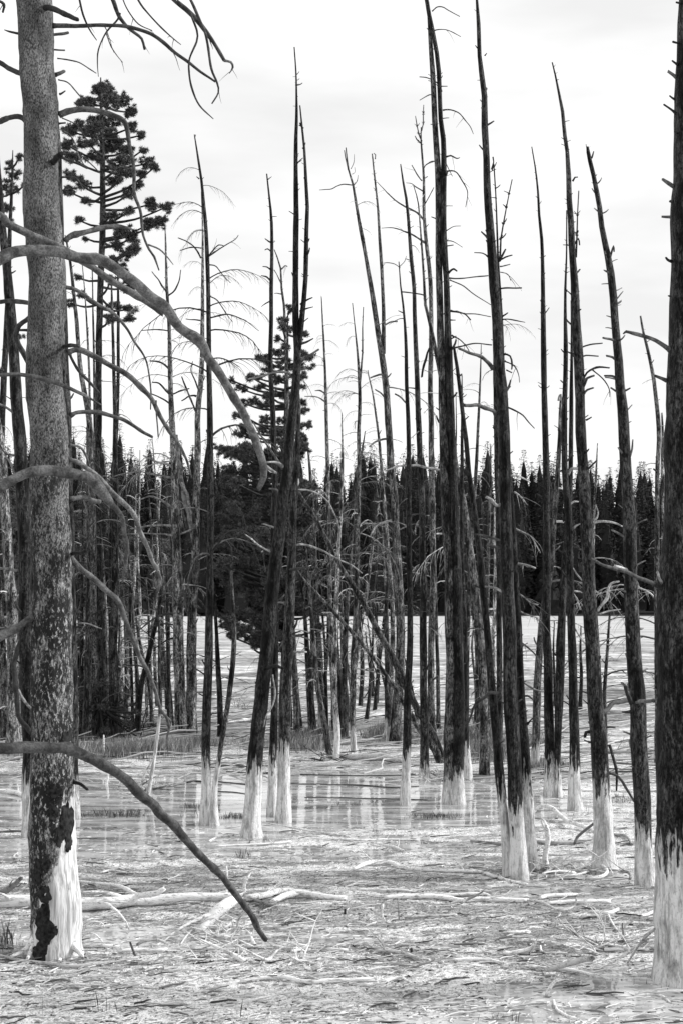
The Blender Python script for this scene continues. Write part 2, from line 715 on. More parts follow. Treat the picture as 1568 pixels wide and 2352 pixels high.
def pix_branch(root, Y, s, tone=.05, dy=None, twigs=0, name='branch', sides=8, jag=True, seed=None, twl=.25, mat=None):
    """a limb traced as u,v,width; its distance drifts away from Y by dy towards its end"""
    pts = parse(s)
    R_ = random.Random(seed if seed is not None else int(pts[0][0] * 7 + pts[0][1] * 3))
    if dy is None:
        dy = R_.uniform(-.5, .5) * min(1.0, abs(pts[-1][0] - pts[0][0]) * px(Y) + .2)
    n = len(pts)
    P, R = [], []
    for i, (u, v, w) in enumerate(pts):
        t = i / (n - 1)
        yy = Y + dy * (t ** 1.2)
        P.append(at(u, v, yy) - root.location)
        R.append(max(.0022, w * .5 * px(yy)))
    P, R = catmull(P, R, max(.025, R[0] * .9))
    if len(P) < 2:
        return None
    sd_ = R_.random() * 50
    for i in range(1, len(P)):
        q = P[i] * 5.5 + Vector((sd_, 0, 0))
        P[i] = P[i] + Vector((mn.noise(q), mn.noise(q + Vector((9, 3, 1))), mn.noise(q + Vector((2, 8, 5))))) * min(.03, R[i] * .9)
        k_ = mn.noise(P[i] * 11 + Vector((0, sd_, 0)))
        R[i] *= 1 + .15 * k_ + (.10 if k_ > .45 else 0)
    R[0] *= 1.25
    vs, fs = [], []
    tube(vs, fs, P, R, sides, R_.random() * 30, .12, True, R[-1] * 1.0 if jag and R[-1] > .006 else 0)
    for k in range(twigs):
        i = R_.randint(max(1, len(P) // 6), len(P) - 2)
        dd = (P[i + 1] - P[i]).normalized()
        side = Vector((R_.uniform(-1, 1), R_.uniform(-1, 1), R_.uniform(-.8, .5)))
        droop(vs, fs, P[i], dd * .8 + side, R_.uniform(.3, 1) * twl, max(.003, min(.008, R[i] * .35)), R_, R_.uniform(.05, .28), 5, 4)
    return mk(name, vs, fs, mat or M['limb'], root, tone)


TREES = []


def tree(label, s, sock=None, tone=.03, flake=.25, stubs=14, bare=0, fine=0, name='dead_pine', cat='dead tree', group=None,
         forks=(), limbs=(), sides=14, dyt=0.0, mat='trunk', stubscale=1.0, flare=1.22, baseY=None, fine_span=(0.05, .75), finescale=1.0, lt=None):
    """s: trunk traced from the tip down as u,v,width; the last point is the foot on the ground"""
    pts = parse(s)
    u0, v0, w0 = pts[-1]
    foot = gpt(u0, v0) if baseY is None else at(u0, v0, baseY)
    Y = foot.y
    g0 = min(gz(foot.x, foot.y), 0.0) if baseY is None else -.05
    root = thing(name, label, cat, (foot.x, foot.y, 0), group or 'dead pines standing in the flooded flat')
    R_ = random.Random(int(u0 * 13 + v0))
    n = len(pts)
    P, R = [], []
    for i, (u, v, w) in enumerate(pts):
        t = (v0 - v) / max(1, v0 - pts[0][1])
        yy = Y + dyt * t
        P.append(at(u, v, yy) - root.location)
        R.append(max(.006, w * .5 * px(yy)))
    # smooth path from the foot upwards
    P.reverse()
    R.reverse()
    big = R[0] > .10
    if group and ('thicket' in group or 'grey snags' in group) and name == 'dead_pine':
        bare += 7
        fine += 2
        tone = tone * 1.7 if u0 % 3 > 1 else tone * 1.25
    elif mat == 'trunk':
        tone *= .68
    P, R = catmull(P, R, .055 if mat == 'flaky' else (.07 if big else .13))
    # small wobble so no stem is ruled
    for i in range(1, len(P)):
        h = P[i].z
        P[i] = P[i] + Vector((mn.noise(Vector((h * 1.7, u0, 0))), mn.noise(Vector((h * 1.3, 5, u0))), 0)) * R[i] * .22
        R[i] *= 1 + .07 * mn.noise(Vector((h * 3.1, u0 * .3, 9)))
    R[0] *= flare
    if len(R) > 2:
        R[1] *= 1 + (flare - 1) * .4
    P.insert(0, P[0] + Vector((0, 0, -.12)))
    R.insert(0, R[0] * 1.05)
    vs, fs = [], []
    tube(vs, fs, P, R, sides, u0 * .11, .10 if not big else .07, True, R[-1] * 1.5 if R[-1] > .012 else 0)
    if sock is None:
        zs = -1.0
    else:
        zs = at(u0, sock, Y).z
    at_s = [v.z - zs for v in vs]
    at_r = [v.z for v in vs]
    if mat == 'flaky':
        at_s = [v.z - zs - max(-.13, min(.13, v.x)) * 4.0 for v in vs]
        for i, v in enumerate(vs):
            c = P[min(len(P) - 1, i // sides)]
            d = Vector((v.x - c.x, v.y - c.y, 0))
            if d.length > 1e-4:
                d.normalize()
                q = Vector((v.x * 14, v.y * 14, v.z * 7))
                k = mn.noise(q) * .006 + mn.noise(q * 2.4) * .005
                vs[i] = v + d * k * (1 if v.z > .5 else .5)
    o = mk('trunk', vs, fs, M[mat], root, tone, attrs={'sock': at_s, 'rise': at_r})
    o['flake'] = float(flake)
    ltone = lt if lt is not None else max(.03, tone * 1.3)
    top = P[-1].z
    zlo = max(zs + .15, .5)
    # forks of the stem
    for f in forks:
        q = parse(f)
        q.reverse()
        PP = [at(a, b, Y + dyt * (v0 - b) / max(1, v0 - pts[0][1])) - root.location for a, b, c in q]
        RR = [max(.005, c * .5 * px(Y)) for a, b, c in q]
        PP, RR = catmull(PP, RR, .13)
        v2, f2 = [], []
        tube(v2, f2, PP, RR, 10, u0, .1, True, 0)
        fo = mk('stem_fork', v2, f2, M[mat], root, tone, attrs={'sock': [9.0] * len(v2), 'rise': [v.z for v in v2]})
        fo['flake'] = float(flake)
        for k in range(int(stubs * .6)):
            i = R_.randint(1, len(PP) - 2) if len(PP) > 3 else 0
            limb_at(R_.choice(STUBS), 'stub', root, PP[i], R_.choice([0, pi]) + R_.uniform(-.9, .9), R_.uniform(.1, .7), R_.uniform(.5, 1.0) * min(1, .4 + RR[i] * 28) * stubscale, ltone)
    for k in range(int(stubs * 1.9)):
        z = zlo + (top - zlo) * (1 - R_.random() ** 1.0 * .97)
        p, r = radius_at(P, R, z)
        if p is None:
            continue
        az = R_.choice([0, pi]) + R_.gauss(0, .75)
        p = p + Vector((cos(az), sin(az), 0)) * r * .6
        limb_at(R_.choice(STUBS), 'stub', root, p, az, R_.uniform(-.1, .7), R_.uniform(.35, 1.0) * R_.uniform(.7, 1.3) * min(1.25, .45 + r * 14) * stubscale, ltone)
    for k in range(bare):
        z = zlo + (top - zlo) * R_.uniform(.12, .95) ** 1.25
        p, r = radius_at(P, R, z)
        if p is None:
            continue
        az = R_.uniform(0, 2 * pi)
        s_ = R_.uniform(.5, 1.15) * (1.15 - .6 * (z - zlo) / (top - zlo))
        limb_at(R_.choice(BARE), 'branch', root, p + Vector((cos(az), sin(az), 0)) * r * .6, az, R_.uniform(-.4, .5), s_, ltone * R_.uniform(.8, 5.0))
    for k in range(int(fine * (1.7 if fine > 9 else 1.2))):
        t = R_.uniform(*fine_span)
        z = top - (top - zlo) * t
        p, r = radius_at(P, R, z)
        if p is None:
            continue
        az = R_.choice([0, pi]) + R_.gauss(0, .8)
        s_ = (.35 + .85 * min(1, t * 1.8)) * R_.uniform(.65, 1.2) * finescale
        limb_at(R_.choice(FINE), 'branch', root, p, az, R_.uniform(-.2, .6), s_, ltone * R_.uniform(.9, 3.0))
    for l in limbs:
        if isinstance(l, str):
            l = (l, {})
        k = dict(tone=ltone)
        k.update(l[1])
        q = parse(l[0])
        pix_branch(root, Y + dyt * (v0 - q[0][1]) / max(1, v0 - pts[0][1]), l[0], **k)
    TREES.append((root, foot, P, R))
    return root, Y


# ------------------------------------------------------------------ THE SETTING: mud flat, water, meadow, hill
def grid_obj(name, xs, ys, zf, mat):
    X, Yy = np.meshgrid(xs, ys)
    Z = zf(X, Yy)
    nv = X.size
    co = np.empty((nv, 3), np.float32)
    co[:, 0], co[:, 1], co[:, 2] = X.ravel(), Yy.ravel(), Z.ravel()
    nx, ny = len(xs), len(ys)
    i = np.arange(nx - 1)
    j = np.arange(ny - 1)
    I, J = np.meshgrid(i, j)
    a = (J * nx + I).ravel()
    q = np.stack([a, a + 1, a + nx + 1, a + nx], 1).astype(np.int32)
    me = bpy.data.meshes.new(name)
    me.vertices.add(nv)
    me.vertices.foreach_set('co', co.ravel())
    me.loops.add(q.size)
    me.loops.foreach_set('vertex_index', q.ravel())
    me.polygons.add(len(q))
    me.polygons.foreach_set('loop_start', np.arange(0, q.size, 4, dtype=np.int32))
    me.polygons.foreach_set('loop_total', np.full(len(q), 4, np.int32))
    me.polygons.foreach_set('use_smooth', np.ones(len(q), bool))
    me.update(calc_edges=True)
    o = link_mesh(name, me, mat)
    o['kind'] = 'structure'
    return o


ys = [-6.0, 0.0, 3.0, 5.0, 6.0]
while ys[-1] < 31:
    ys.append(ys[-1] + max(.022, .0030 * ys[-1]))
while ys[-1] < 900:
    ys.append(ys[-1] * 1.035)
xs = list(np.arange(-9, 9.001, .042))
ext = [9.0]
while ext[-1] < 700:
    ext.append(ext[-1] * 1.13 + .1)
xs = [-e for e in reversed(ext[1:])] + xs + ext[1:]


def land_z(x, y):
    z = ground_z(x, y)
    fade = 1 - sstep(26, 40, y)
    side = 1 - sstep(9, 12, np.abs(x))
    near = sstep(3, 6, y)
    z = z * fade * near * (.25 + .75 * side) + (1 - fade) * .06 + .03 * (1 - near)
    z = z + (1 - fade) * .12 * (fbm(x * .05, y * .05, 70, 3) - .5)
    hill = sstep(245, 350, y) * (18.5 + 5 * fbm(x * .012, y * .012, 80, 2) - .02 * x * sstep(240, 300, y))
    return z + hill


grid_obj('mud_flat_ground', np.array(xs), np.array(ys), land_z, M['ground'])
wx = np.array([-14, 14.0])
wy = np.array([3.5, 21.5])
grid_obj('pool_water', np.linspace(-14, 14, 8), np.linspace(3.5, 21.5, 8), lambda x, y: x * 0, M['water'])

# ------------------------------------------------------------------ THE NEAR PINES
# the scaly near pine on the left
NEAR, YN = tree('thick scaly-barked dead pine nearest on the left, bark peeling off its white foot',
     '78,-40,78 79,0,80 84,110,80 90,220,80 95,366,80 102,549,84 106,773,84 111,1066,90 118,1250,90 121,1400,90 120,1582,94 119,1733,95 122,1850,101 124,1916,104 124,2041,110 125,2140,116 126,2196,124',
     sock=1965, tone=.05, stubs=0, sides=64, mat='flaky', lt=.10, flare=1.10, group='none',
     limbs=[('121,59,12 154,59,12 194,60,10 238,59,9 278,60,9 311,68,9 344,79,9 377,99,9 403,121,8 432,143,8 461,165,7 494,187,5', dict(dy=.5, twigs=2, tone=.06)),
            ('120,379,15 137,355,14', dict(dy=-.35, tone=.008)),
            ('90,28,14 110,15,14 146,33,13 179,42,10', dict(dy=-.4, tone=.03)),
            ('150,553,12 176,539,14 220,526,13 264,522,12 300,524,7', dict(dy=.3, tone=.10)),
            ('137,264,13 157,256,13 190,251,13 220,254,13 256,265,13 286,278,12 295,304,10 300,337,9 308,384,8 309,439,8 322,483,8 326,513,7 331,542,6 344,574,6 355,590,5 366,621,3', dict(dy=.4, tone=.09, sides=10)),
            ('341,562,4 366,572,4 385,590,3 399,608,2', dict(dy=.1, tone=.14)),
            ('146,660,9 176,667,10 205,685,9 234,704,8 264,722,8 289,751,7 308,784,6 330,817,5 341,846,4 348,901,4 346,940,3', dict(dy=.5, tone=.12)),
            ('157,810,14 183,804,14 220,821,13 256,839,13 293,861,13 322,887,12 348,916,11 366,956,10 388,989,9 403,1007,8 417,1029,7 430,1060,6 441,1099,4', dict(dy=.7, tone=.11, sides=10)),
            ('359,920,4 360,949,4 364,1004,3', dict(dy=.1, tone=.14)),
            ('161,813,6 183,850,7 205,876,7 227,901,5', dict(dy=.4, tone=.06)),
            ('161,952,8 190,945,9 234,949,9 278,963,9 315,984,8 348,1004,7', dict(dy=.5, tone=.07)),
            ('145,796,9 158,793,9 180,793,9', dict(dy=-.2, tone=.05)),
            ('157,1055,11 183,1063,12 205,1081,13 231,1103,13 256,1129,12 286,1158,12 308,1187,12 322,1220,11 341,1257,10 352,1290,9 363,1312,8 367,1345,6 361,1363,3', dict(dy=.7, tone=.17, sides=10)),
            ('363,1312,5 372,1330,5 372,1346,3', dict(dy=0, tone=.24)),
            ('161,1147,11 194,1143,11 227,1152,11', dict(dy=.3, tone=.09)),
            ('161,1273,8 180,1270,8 198,1266,8', dict(dy=-.3, tone=.02)),
            ('163,1282,13 183,1304,14 212,1330,13 242,1356,13 271,1381,13 286,1418,12 304,1462,11 319,1502,11 337,1539,10 352,1572,9 370,1623,8 380,1642,6 392,1655,3', dict(dy=.8, tone=.12, sides=10)),
            ('380,1642,6 388,1672,6 384,1697,5 386,1735,2', dict(dy=.2, tone=.15)),
            ('167,1794,9 185,1800,8 200,1812,6', dict(dy=-.2, tone=.02)),
            ('161,1022,6 183,1026,6 200,1051,6 205,1077,4', dict(dy=.3, tone=.12)),
            ('95,1418,14 77,1420,16 37,1447,19 0,1466,20 -30,1478,20', dict(dy=-.3, tone=.09)),
            ('62,172,12 44,170,12 20,156,12 0,143,12 -20,135,11', dict(dy=.3, tone=.05)),
            ('64,280,14 48,271,13 25,273,13 0,276,14 -20,280,14', dict(dy=.3, tone=.06)),
            ('60,79,7 40,76,6 20,72,4 11,69,2', dict(dy=.2, tone=.02)),
            ('72,694,10 62,694,11 30,694,11 0,694,11 -20,694,11', dict(dy=.3, tone=.07)),
            ('76,762,8 60,760,7 38,758,6', dict(dy=.2, tone=.03)),
            ('72,727,10 62,733,11 46,744,12 40,765,12 44,790,12 55,815,12 66,838,12', dict(dy=.2, tone=.06)),
            ('80,1242,6 60,1243,5', dict(dy=.2, tone=.02)),
            ])
del NEAR['group']


def on_stem(P, R, u, v, Y, root):
    """point on the camera side of a stem for the picture position u, v"""
    q = at(u, v, Y) - root.location
    c, r = radius_at(P, R, q.z)
    dx = max(-.97, min(.97, (q.x - c.x) / r))
    return Vector((c.x + dx * r, c.y - math.sqrt(1 - dx * dx) * r, q.z)), Vector((dx, -math.sqrt(1 - dx * dx), 0))


def bark_plate(cx, cy, rx, ry, seed, lift=.012):
    """a ragged slab of dark bark still clinging to the bare wood"""
    P, R = TREES[0][2], TREES[0][3]
    vs, fs = [], []
    na, nr = 30, 4
    for j in range(nr + 1):
        for k in range(na):
            a = 2 * pi * k / na
            q = Vector((cos(a) * 1.5 + seed, sin(a) * 1.5, seed))
            e = 1 + .30 * mn.noise(q) + .38 * mn.noise(q * 2.7) + .12 * mn.noise(q * 6)
            rr = (j / nr) ** .8
            u = cx + rx * cos(a) * e * rr
            v = cy + ry * sin(a) * e * rr
            p, nn = on_stem(P, R, u, v, YN, NEAR)
            h = lift * (.75 + .6 * mn.noise(Vector((u * .12, v * .08, seed)))) if j < nr else -.006
            vs.append(p + nn * h)
    for j in range(nr):
        for k in range(na):
            k2 = (k + 1) % na
            fs.append((j * na + k, j * na + k2, (j + 1) * na + k2, (j + 1) * na + k))
    fs.append(tuple(range(na)))
    return mk('bark_plate', vs, fs, M['plate'], NEAR, smooth=False)


for a in [(160, 1885, 15, 42, 1.1), (146, 1915, 11, 26, 2.3), (164, 1930, 7, 22, 7.7), (116, 2110, 24, 52, 3.1), (106, 2170, 19, 26, 4.7),
          (117, 2042, 18, 24, 5.9), (137, 1812, 18, 18, 6.4), (98, 1990, 11, 30, 8.1), (133, 1860, 11, 24, 9.3), (158, 1690, 12, 14, 10.2),
          (118, 1975, 11, 22, 12.4), (134, 2122, 14, 15, 13.3)]:
    bark_plate(*a)
# spreading foot of the near pine
for s in ['82,2150,16 68,2172,13 50,2186,10 26,2196,6', '168,2165,18 182,2186,12 190,2200,8', '84,2150,12 72,2190,11 66,2202,8', '150,2178,12 141,2198,10 138,2206,7']:
    pix_branch(NEAR, YN - .08, s, tone=.75, dy=-.16, name='root', mat=M['drift'])

# pine beyond the left edge of the view: only its limbs reach in
EDGE_Y = 8.1
er = thing('dead_pine', 'dead pine past the left edge whose long arching bare limbs sweep across', 'dead tree', (-2.75, EDGE_Y, 0))
P = [Vector((0, 0, -.1)), Vector((0, 0, 1)), Vector((.03, 0, 3)), Vector((.0, 0, 5)), Vector((-.05, 0, 7.2))]
P, R = catmull(P, [.17, .15, .13, .11, .08], .07)
vs, fs = [], []
tube(vs, fs, P, R, 20, 3.3)
o = mk('trunk', vs, fs, M['trunk'], er, .05, attrs={'sock': [v.z - .7 for v in vs], 'rise': [v.z for v in vs]})
o['flake'] = .4
EB = [('-430,640,34 -300,640,32 -180,640,30 -80,622,28 0,601,27 29,583,27 73,574,27 128,577,26 176,586,26 220,592,25 256,612,24 293,638,24 330,663,24 366,700,25 395,736,25 439,773,22 476,813,22 505,857,21 531,901,20 560,945,19 575,985,19 589,1020,19 600,1048,18 607,1073,17 607,1095,15 599,1121,13', .13, .9),
      ('-430,430,22 -300,440,20 -120,460,18 0,496,17 22,513,18 66,535,18 110,554,17 150,573,16 205,612,16 238,634,16 275,656,16 311,674,16 348,700,15 374,722,10', .11, .75),
      ('-430,1180,30 -250,1175,27 -100,1150,25 0,1114,25 37,1096,24 73,1085,24 110,1083,25 146,1088,26 183,1094,27 212,1103,29 234,1125,30 249,1147,24 258,1162,14 268,1174,12 282,1195,12 287,1224,11 293,1246,10 291,1282,9 287,1312,8 282,1337,5', .11, .8),
      ('-430,1790,30 -300,1760,29 -150,1730,28 0,1719,27 37,1716,26 73,1713,26 110,1714,26 146,1719,26 183,1729,25 220,1744,25 256,1763,24 293,1792,23 322,1821,23 352,1847,22 381,1878,20 410,1910,19 440,1942,18 470,1975,17 490,1996,17 513,2019,16 546,2056,15 572,2093,13 590,2129,12 608,2158,11', .075, 1.3),
      ('-430,860,14 -200,862,12 0,861,9 55,861,10 103,872,10 146,887,10 176,899,9 205,914,6 234,930,3', .07, .6)]
for s, tn, dy in EB:
    pix_branch(er, EDGE_Y, s, tone=tn, dy=dy, sides=16)
pix_branch(er, EDGE_Y + .88, '605,1068,9 618,1078,9 633,1086,6', tone=.28, dy=.05)
pix_branch(er, EDGE_Y + .3, '176,899,6 195,905,8 205,915,6', tone=.2, dy=-.1)
pix_branch(er, EDGE_Y, '0,500,8 -300,150,11 -430,150,14', tone=.08, dy=0)
# limbs high up on the same side (hang in from above)
hi = [('225,-60,13 243,-30,10 260,0,9 271,33,8 289,59,8 311,77,7 326,90,7 333,114,6', .06),
      ('340,-90,16 370,-40,14 403,0,12 428,22,12 450,44,12 472,73,11 491,99,9 505,121,9 516,139,8', .06),
      ('516,139,6 530,142,6 534,154,5 527,168,2', .15),
      ('425,-30,9 438,0,7 454,33,7 472,73,6 480,110,6 487,157,6 500,190,5 502,212,4 487,238,3', .07),
      ('438,30,5 452,70,5 452,95,5 436,135,4 436,172,5 443,209,5 458,242,4 491,273,2', .05),
      ('175,-40,6 183,0,5 190,33,5 205,66,4 223,93,2', .03),
      ('300,-40,6 319,0,5 344,33,4 370,62,4 399,90,3 416,103,2', .04),
      ('275,-30,4 284,0,3 297,26,3 319,55,3 350,70,2', .04),
      ('276,30,5 271,44,5 245,73,4 227,114,3 225,146,3 227,176,1.6', .06),
      ('245,77,3 256,106,2.5 270,128,2 282,143,1.5', .06),
      ('-6,0,7 9,8,7 8,28,5', .03)]
hr = thing('dead_pine_top', 'dark drooping dead limbs hanging into the top left corner', 'dead tree', (-3.05, 9.75, 0))
P = [Vector((0, 0, -.1)), Vector((0, 0, 2)), Vector((.1, 0, 5)), Vector((.15, 0, 8)), Vector((.2, 0, 9.2))]
P, R = catmull(P, [.13, .12, .10, .08, .05], .1)
vs, fs = [], []
tube(vs, fs, P, R, 16, 5.3)
o = mk('trunk', vs, fs, M['trunk'], hr, .05, attrs={'sock': [v.z - .8 for v in vs], 'rise': [v.z for v in vs]})
o['flake'] = .4
hr.name = 'dead_pine'
for s, tn in hi:
    pix_branch(hr, 9.75, s, tone=tn, dy=.2, twigs=2, twl=.12)
for s in ['-310,-120,26 -150,-260,20 60,-240,16 225,-60,12', '60,-240,14 200,-230,14 340,-90,15', '200,-230,10 330,-170,8 425,-30,7', '60,-240,10 130,-160,8 175,-40,6', '200,-230,7 260,-110,6 300,-40,5 ', '200,-230,7 240,-110,5 275,-30,4']:
    pix_branch(hr, 9.75, s, tone=.06, dy=0, jag=False)

# the pine right behind the near one
tree('slim dead pine standing hard behind the right side of the scaly near pine',
     '96,-60,16 108,0,18 111,100,20 120,220,22 130,366,24 137,549,24 144,773,25 154,1066,26 162,1400,26 166,1582,26 167,1733,26 168,1878,30',
     sock=1815, tone=.05, stubs=14, lt=.05,
     limbs=['118,80,6 140,79,7 156,76,7', '120,115,4 149,115,4', '128,172,9 146,162,8', ('132,134,3 160,138,3 183,143,3 205,157,3 222,168,2', {}),
            ('135,183,3 157,190,3 176,210,3 190,228,2', {}), '138,216,5 150,209,3', ('143,271,3 176,286,3 190,305,3 201,322,2', {}),
            '135,284,5 149,283,4', ('143,361,6 168,373,6 185,378,5 201,387,3', {}), ('143,354,3 183,356,3 212,378,3 232,399,2', {}),
            ('132,407,6 150,407,5 172,408,4 183,418,4 194,437,2', {}), ('145,438,4 157,430,3 168,429,2', {}), ('144,300,4 160,308,3 175,335,3 182,360,3 195,380,2', dict(tone=.1)),
            ('172,1433,3 186,1431,3 205,1434,3 220,1439,3 234,1444,2', dict(tone=.3)), '166,1410,8 185,1406,5'])

# left-edge pair
tree('dark dead pine at the left edge behind the scaly near pine',
     '-6,330,6 0,430,13 6,517,18 24,700,23 37,883,26 48,1066,30 57,1216,30 60,1400,32 64,1582,32 67,1733,32 68,1850,32 70,1925,34',
     sock=1795, tone=.028, stubs=9, flake=.3,
     limbs=[('50,1110,7 35,1085,6 22,1060,5 10,1045,3', dict(tone=.2)), ('42,960,6 20,940,6 0,930,6 -20,925,6', dict(tone=.12)),
            ('60,1450,11 48,1473,12 37,1510,12 33,1546,12 37,1600,12 46,1650,12 62,1672,11 70,1684,10', dict(tone=.03, dy=-.4)),
            ('31,1568,7 48,1598,7 68,1625,6', dict(tone=.3, dy=-.3)),
            ('45,1312,6 20,1306,6 -10,1304,6', dict(tone=.15)), ('52,1050,6 30,1045,5 12,1040,4 0,1020,2', dict(tone=.1))])
tree('pale mottled dead pine leaning in at the far left edge',
     '-22,860,12 -10,950,15 5,1033,18 15,1216,23 28,1400,26 30,1582,28 31,1700,30', tone=.10, flake=1.0, stubs=7, bare=2, group='standing pines of the left-hand thicket',
     baseY=19.5)
tree('second mottled dead pine low at the left edge, half behind the pale one',
     '-14,1150,10 -8,1300,18 2,1450,20 8,1600,22 12,1712,24', tone=.05, flake=.9, stubs=6, bare=5, group='standing pines of the left-hand thicket')

# ------------------------------------------------------------------ LEFT THICKET
LT = 'standing pines of the left-hand thicket'
tree('leaning bare stem crossing just left of the tall living pine',
     '150,540,3 160,590,6 175,720,9 186,850,11 205,960,13 210,1066,14 214,1216,16 215,1400,18 217,1560,20 218,1702,24', tone=.05, flake=.5, stubs=10, bare=3, fine=2, group=LT)
tree('thin dead stem right of the tall living pine, topped by a forked twig',
     '256,632,2 258,700,6 262,850,8 265,960,10 265,1066,13 265,1216,15 263,1400,17 262,1510,18 265,1600,20 267,1700,24', tone=.035, flake=.4, stubs=9, bare=4, fine=1, group=LT)
tree('black thin pole close by the right side of the living pine',
     '271,600,2 272,700,7 272,860,8 268,1000,8 258,1150,10 254,1300,11 256,1500,12 258,1694,14', tone=.02, stubs=9, bare=2, fine=1, group=LT)
tree('hair-thin dead stem left of the living pine trunk',
     '189,600,2 196,680,3 203,800,5 208,950,6 212,1100,7 209,1300,9 206,1500,11 205,1708,14', tone=.06, stubs=6, bare=3, fine=2, group=LT)
tree('hair-thin dead stem hugging the living pine trunk',
     '212,590,2 214,700,4 216,800,5 218,950,6 220,1100,7 236,1300,9 242,1500,11 246,1690,13', tone=.06, stubs=6, bare=3, fine=2, group=LT)
tree('bushy dark stem with many short twigs in the left thicket',
     '200,980,3 202,1100,7 204,1250,9 203,1400,11 200,1550,13 196,1712,15', tone=.03, stubs=40, bare=6, flake=.5, group=LT, stubscale=1.3)
tree('slender pole between thicket and pale kinked pine, starting high by its tip',
     '296,1290,3 302,1340,5 306,1420,6 312,1510,8 317,1580,9 316,1688,11', tone=.05, stubs=7, bare=2, group=LT)
tree('black pole leaning right over the thicket floor',
     '372,1345,8 366,1400,9 357,1440,10 343,1500,11 331,1546,11 322,1600,13 314,1692,16', tone=.014, stubs=5, group=LT)
tree('narrow snag with curved white spikes left of the pale kinked pine',
     '382,1290,4 385,1363,8 387,1460,9 388,1560,9 388,1605,10 390,1682,11', tone=.03, stubs=5, bare=3, group=LT, sock=1668)
tree('thin dead stem in the gap of the left thicket',
     '336,1330,3 341,1400,6 345,1500,7 348,1600,8 349,1672,9', tone=.05, stubs=6, bare=3, group=LT)
tree('short dead stem at the back of the left thicket, frayed at its tip',
     '283,1350,3 287,1420,6 290,1520,7 291,1668,9', tone=.05, stubs=6, bare=4, group=LT)
tree('thin white-footed pole rising crooked out of the pool left of the sharp pole',
     '360,1400,3 366,1440,6 367,1550,8 369,1620,8 362,1690,8 355,1740,8 349,1777,8 342,1823,9', sock=1652, tone=.04, stubs=3, group='dead pines standing in the flooded flat')
tree('dark stick leaning down to the right across the left thicket',
     '176,1500,7 183,1533,8 201,1582,9 220,1640,10 240,1680,11 252,1702,12', tone=.015, stubs=4, bare=2, group=LT)

# pale kinked pair in front of the living pine's right
tree('tall grey dead pine with curved bare limbs left of the sharp dark pole',
     '379,515,2 381,553,4 384,663,7 390,773,9 392,883,12 397,993,14 401,1066,16 403,1160,19 406,1253,20 407,1363,22 410,1450,24 413,1560,25 416,1696,28', tone=.085, flake=.35, stubs=10, bare=5, fine=4, group=LT,
     limbs=[('385,675,4 376,660,4 362,640,3 350,624,2', dict(tone=.05)), ('386,680,4 400,668,4 412,645,3 416,620,2', dict(tone=.05)), ('390,760,3 360,757,3 325,759,2', dict(tone=.06)),
            ('391,850,5 375,835,4 360,830,4 345,829,3', dict(tone=.05)), ('393,908,6 380,895,5 365,880,4 350,878,3', dict(tone=.05)),
            ('395,933,5 380,920,4 350,905,3', dict(tone=.05)), ('396,905,4 416,897,4 435,893,3', dict(tone=.05)),
            ('402,1074,6 385,1068,6 355,1058,5 330,1046,3', dict(tone=.3)), ('403,1100,5 370,1093,5 320,1083,3 300,1088,2', dict(tone=.25)),
            ('405,1175,6 385,1158,6 365,1147,5 345,1140,4 315,1150,2', dict(tone=.25)), ('406,1213,6 385,1207,5 345,1208,4 300,1215,3', dict(tone=.3)),
            ('406,1232,5 380,1228,4 340,1225,3 280,1228,2', dict(tone=.3)), ('406,1418,5 385,1410,5 355,1420,4 330,1440,3 310,1455,2', dict(tone=.06)),
            ('406,1436,4 380,1432,4 350,1440,3 335,1455,2', dict(tone=.06)), ('405,1466,4 385,1470,4 355,1490,2', dict(tone=.05)),
            ('408,1300,4 385,1297,3 365,1300,2', dict(tone=.2)), ('409,1365,4 385,1362,3 362,1372,2', dict(tone=.2))])
tree('grey dead pine with a curling limb tight behind the sharp dark pole',
     '463,440,2 466,520,4 466,663,8 465,773,10 463,864,12 455,956,13 453,1107,16 450,1253,18 444,1363,21 441,1450,22 440,1560,24 440,1692,27', tone=.08, flake=.45, stubs=12, bare=5, fine=7, group=LT,
     limbs=[('403,1000,10 409,1040,10 414,1080,10 420,1125,10 428,1165,12 436,1180,11 440,1215,9 443,1245,6', dict(tone=.28, dy=.1)),
            ('462,592,4 450,570,4 432,556,3 410,546,2', dict(tone=.05)), ('463,570,3 440,568,3 415,575,2', dict(tone=.05)), ('462,736,3 445,734,3 428,733,2', dict(tone=.05)),
            ('458,900,5 450,880,4 440,850,3 442,830,2', dict(tone=.05)), ('452,950,5 440,920,4 425,885,4 418,865,3', dict(tone=.04)), ('450,910,5 435,910,4 418,920,3', dict(tone=.05)),
            ('446,1210,6 435,1218,5 415,1226,4 400,1232,3', dict(tone=.35)), ('430,1400,4 420,1350,6 416,1300,6 414,1250,5', dict(tone=.25)), ('441,1180,6 430,1140,7 420,1110,6', dict(tone=.35))])
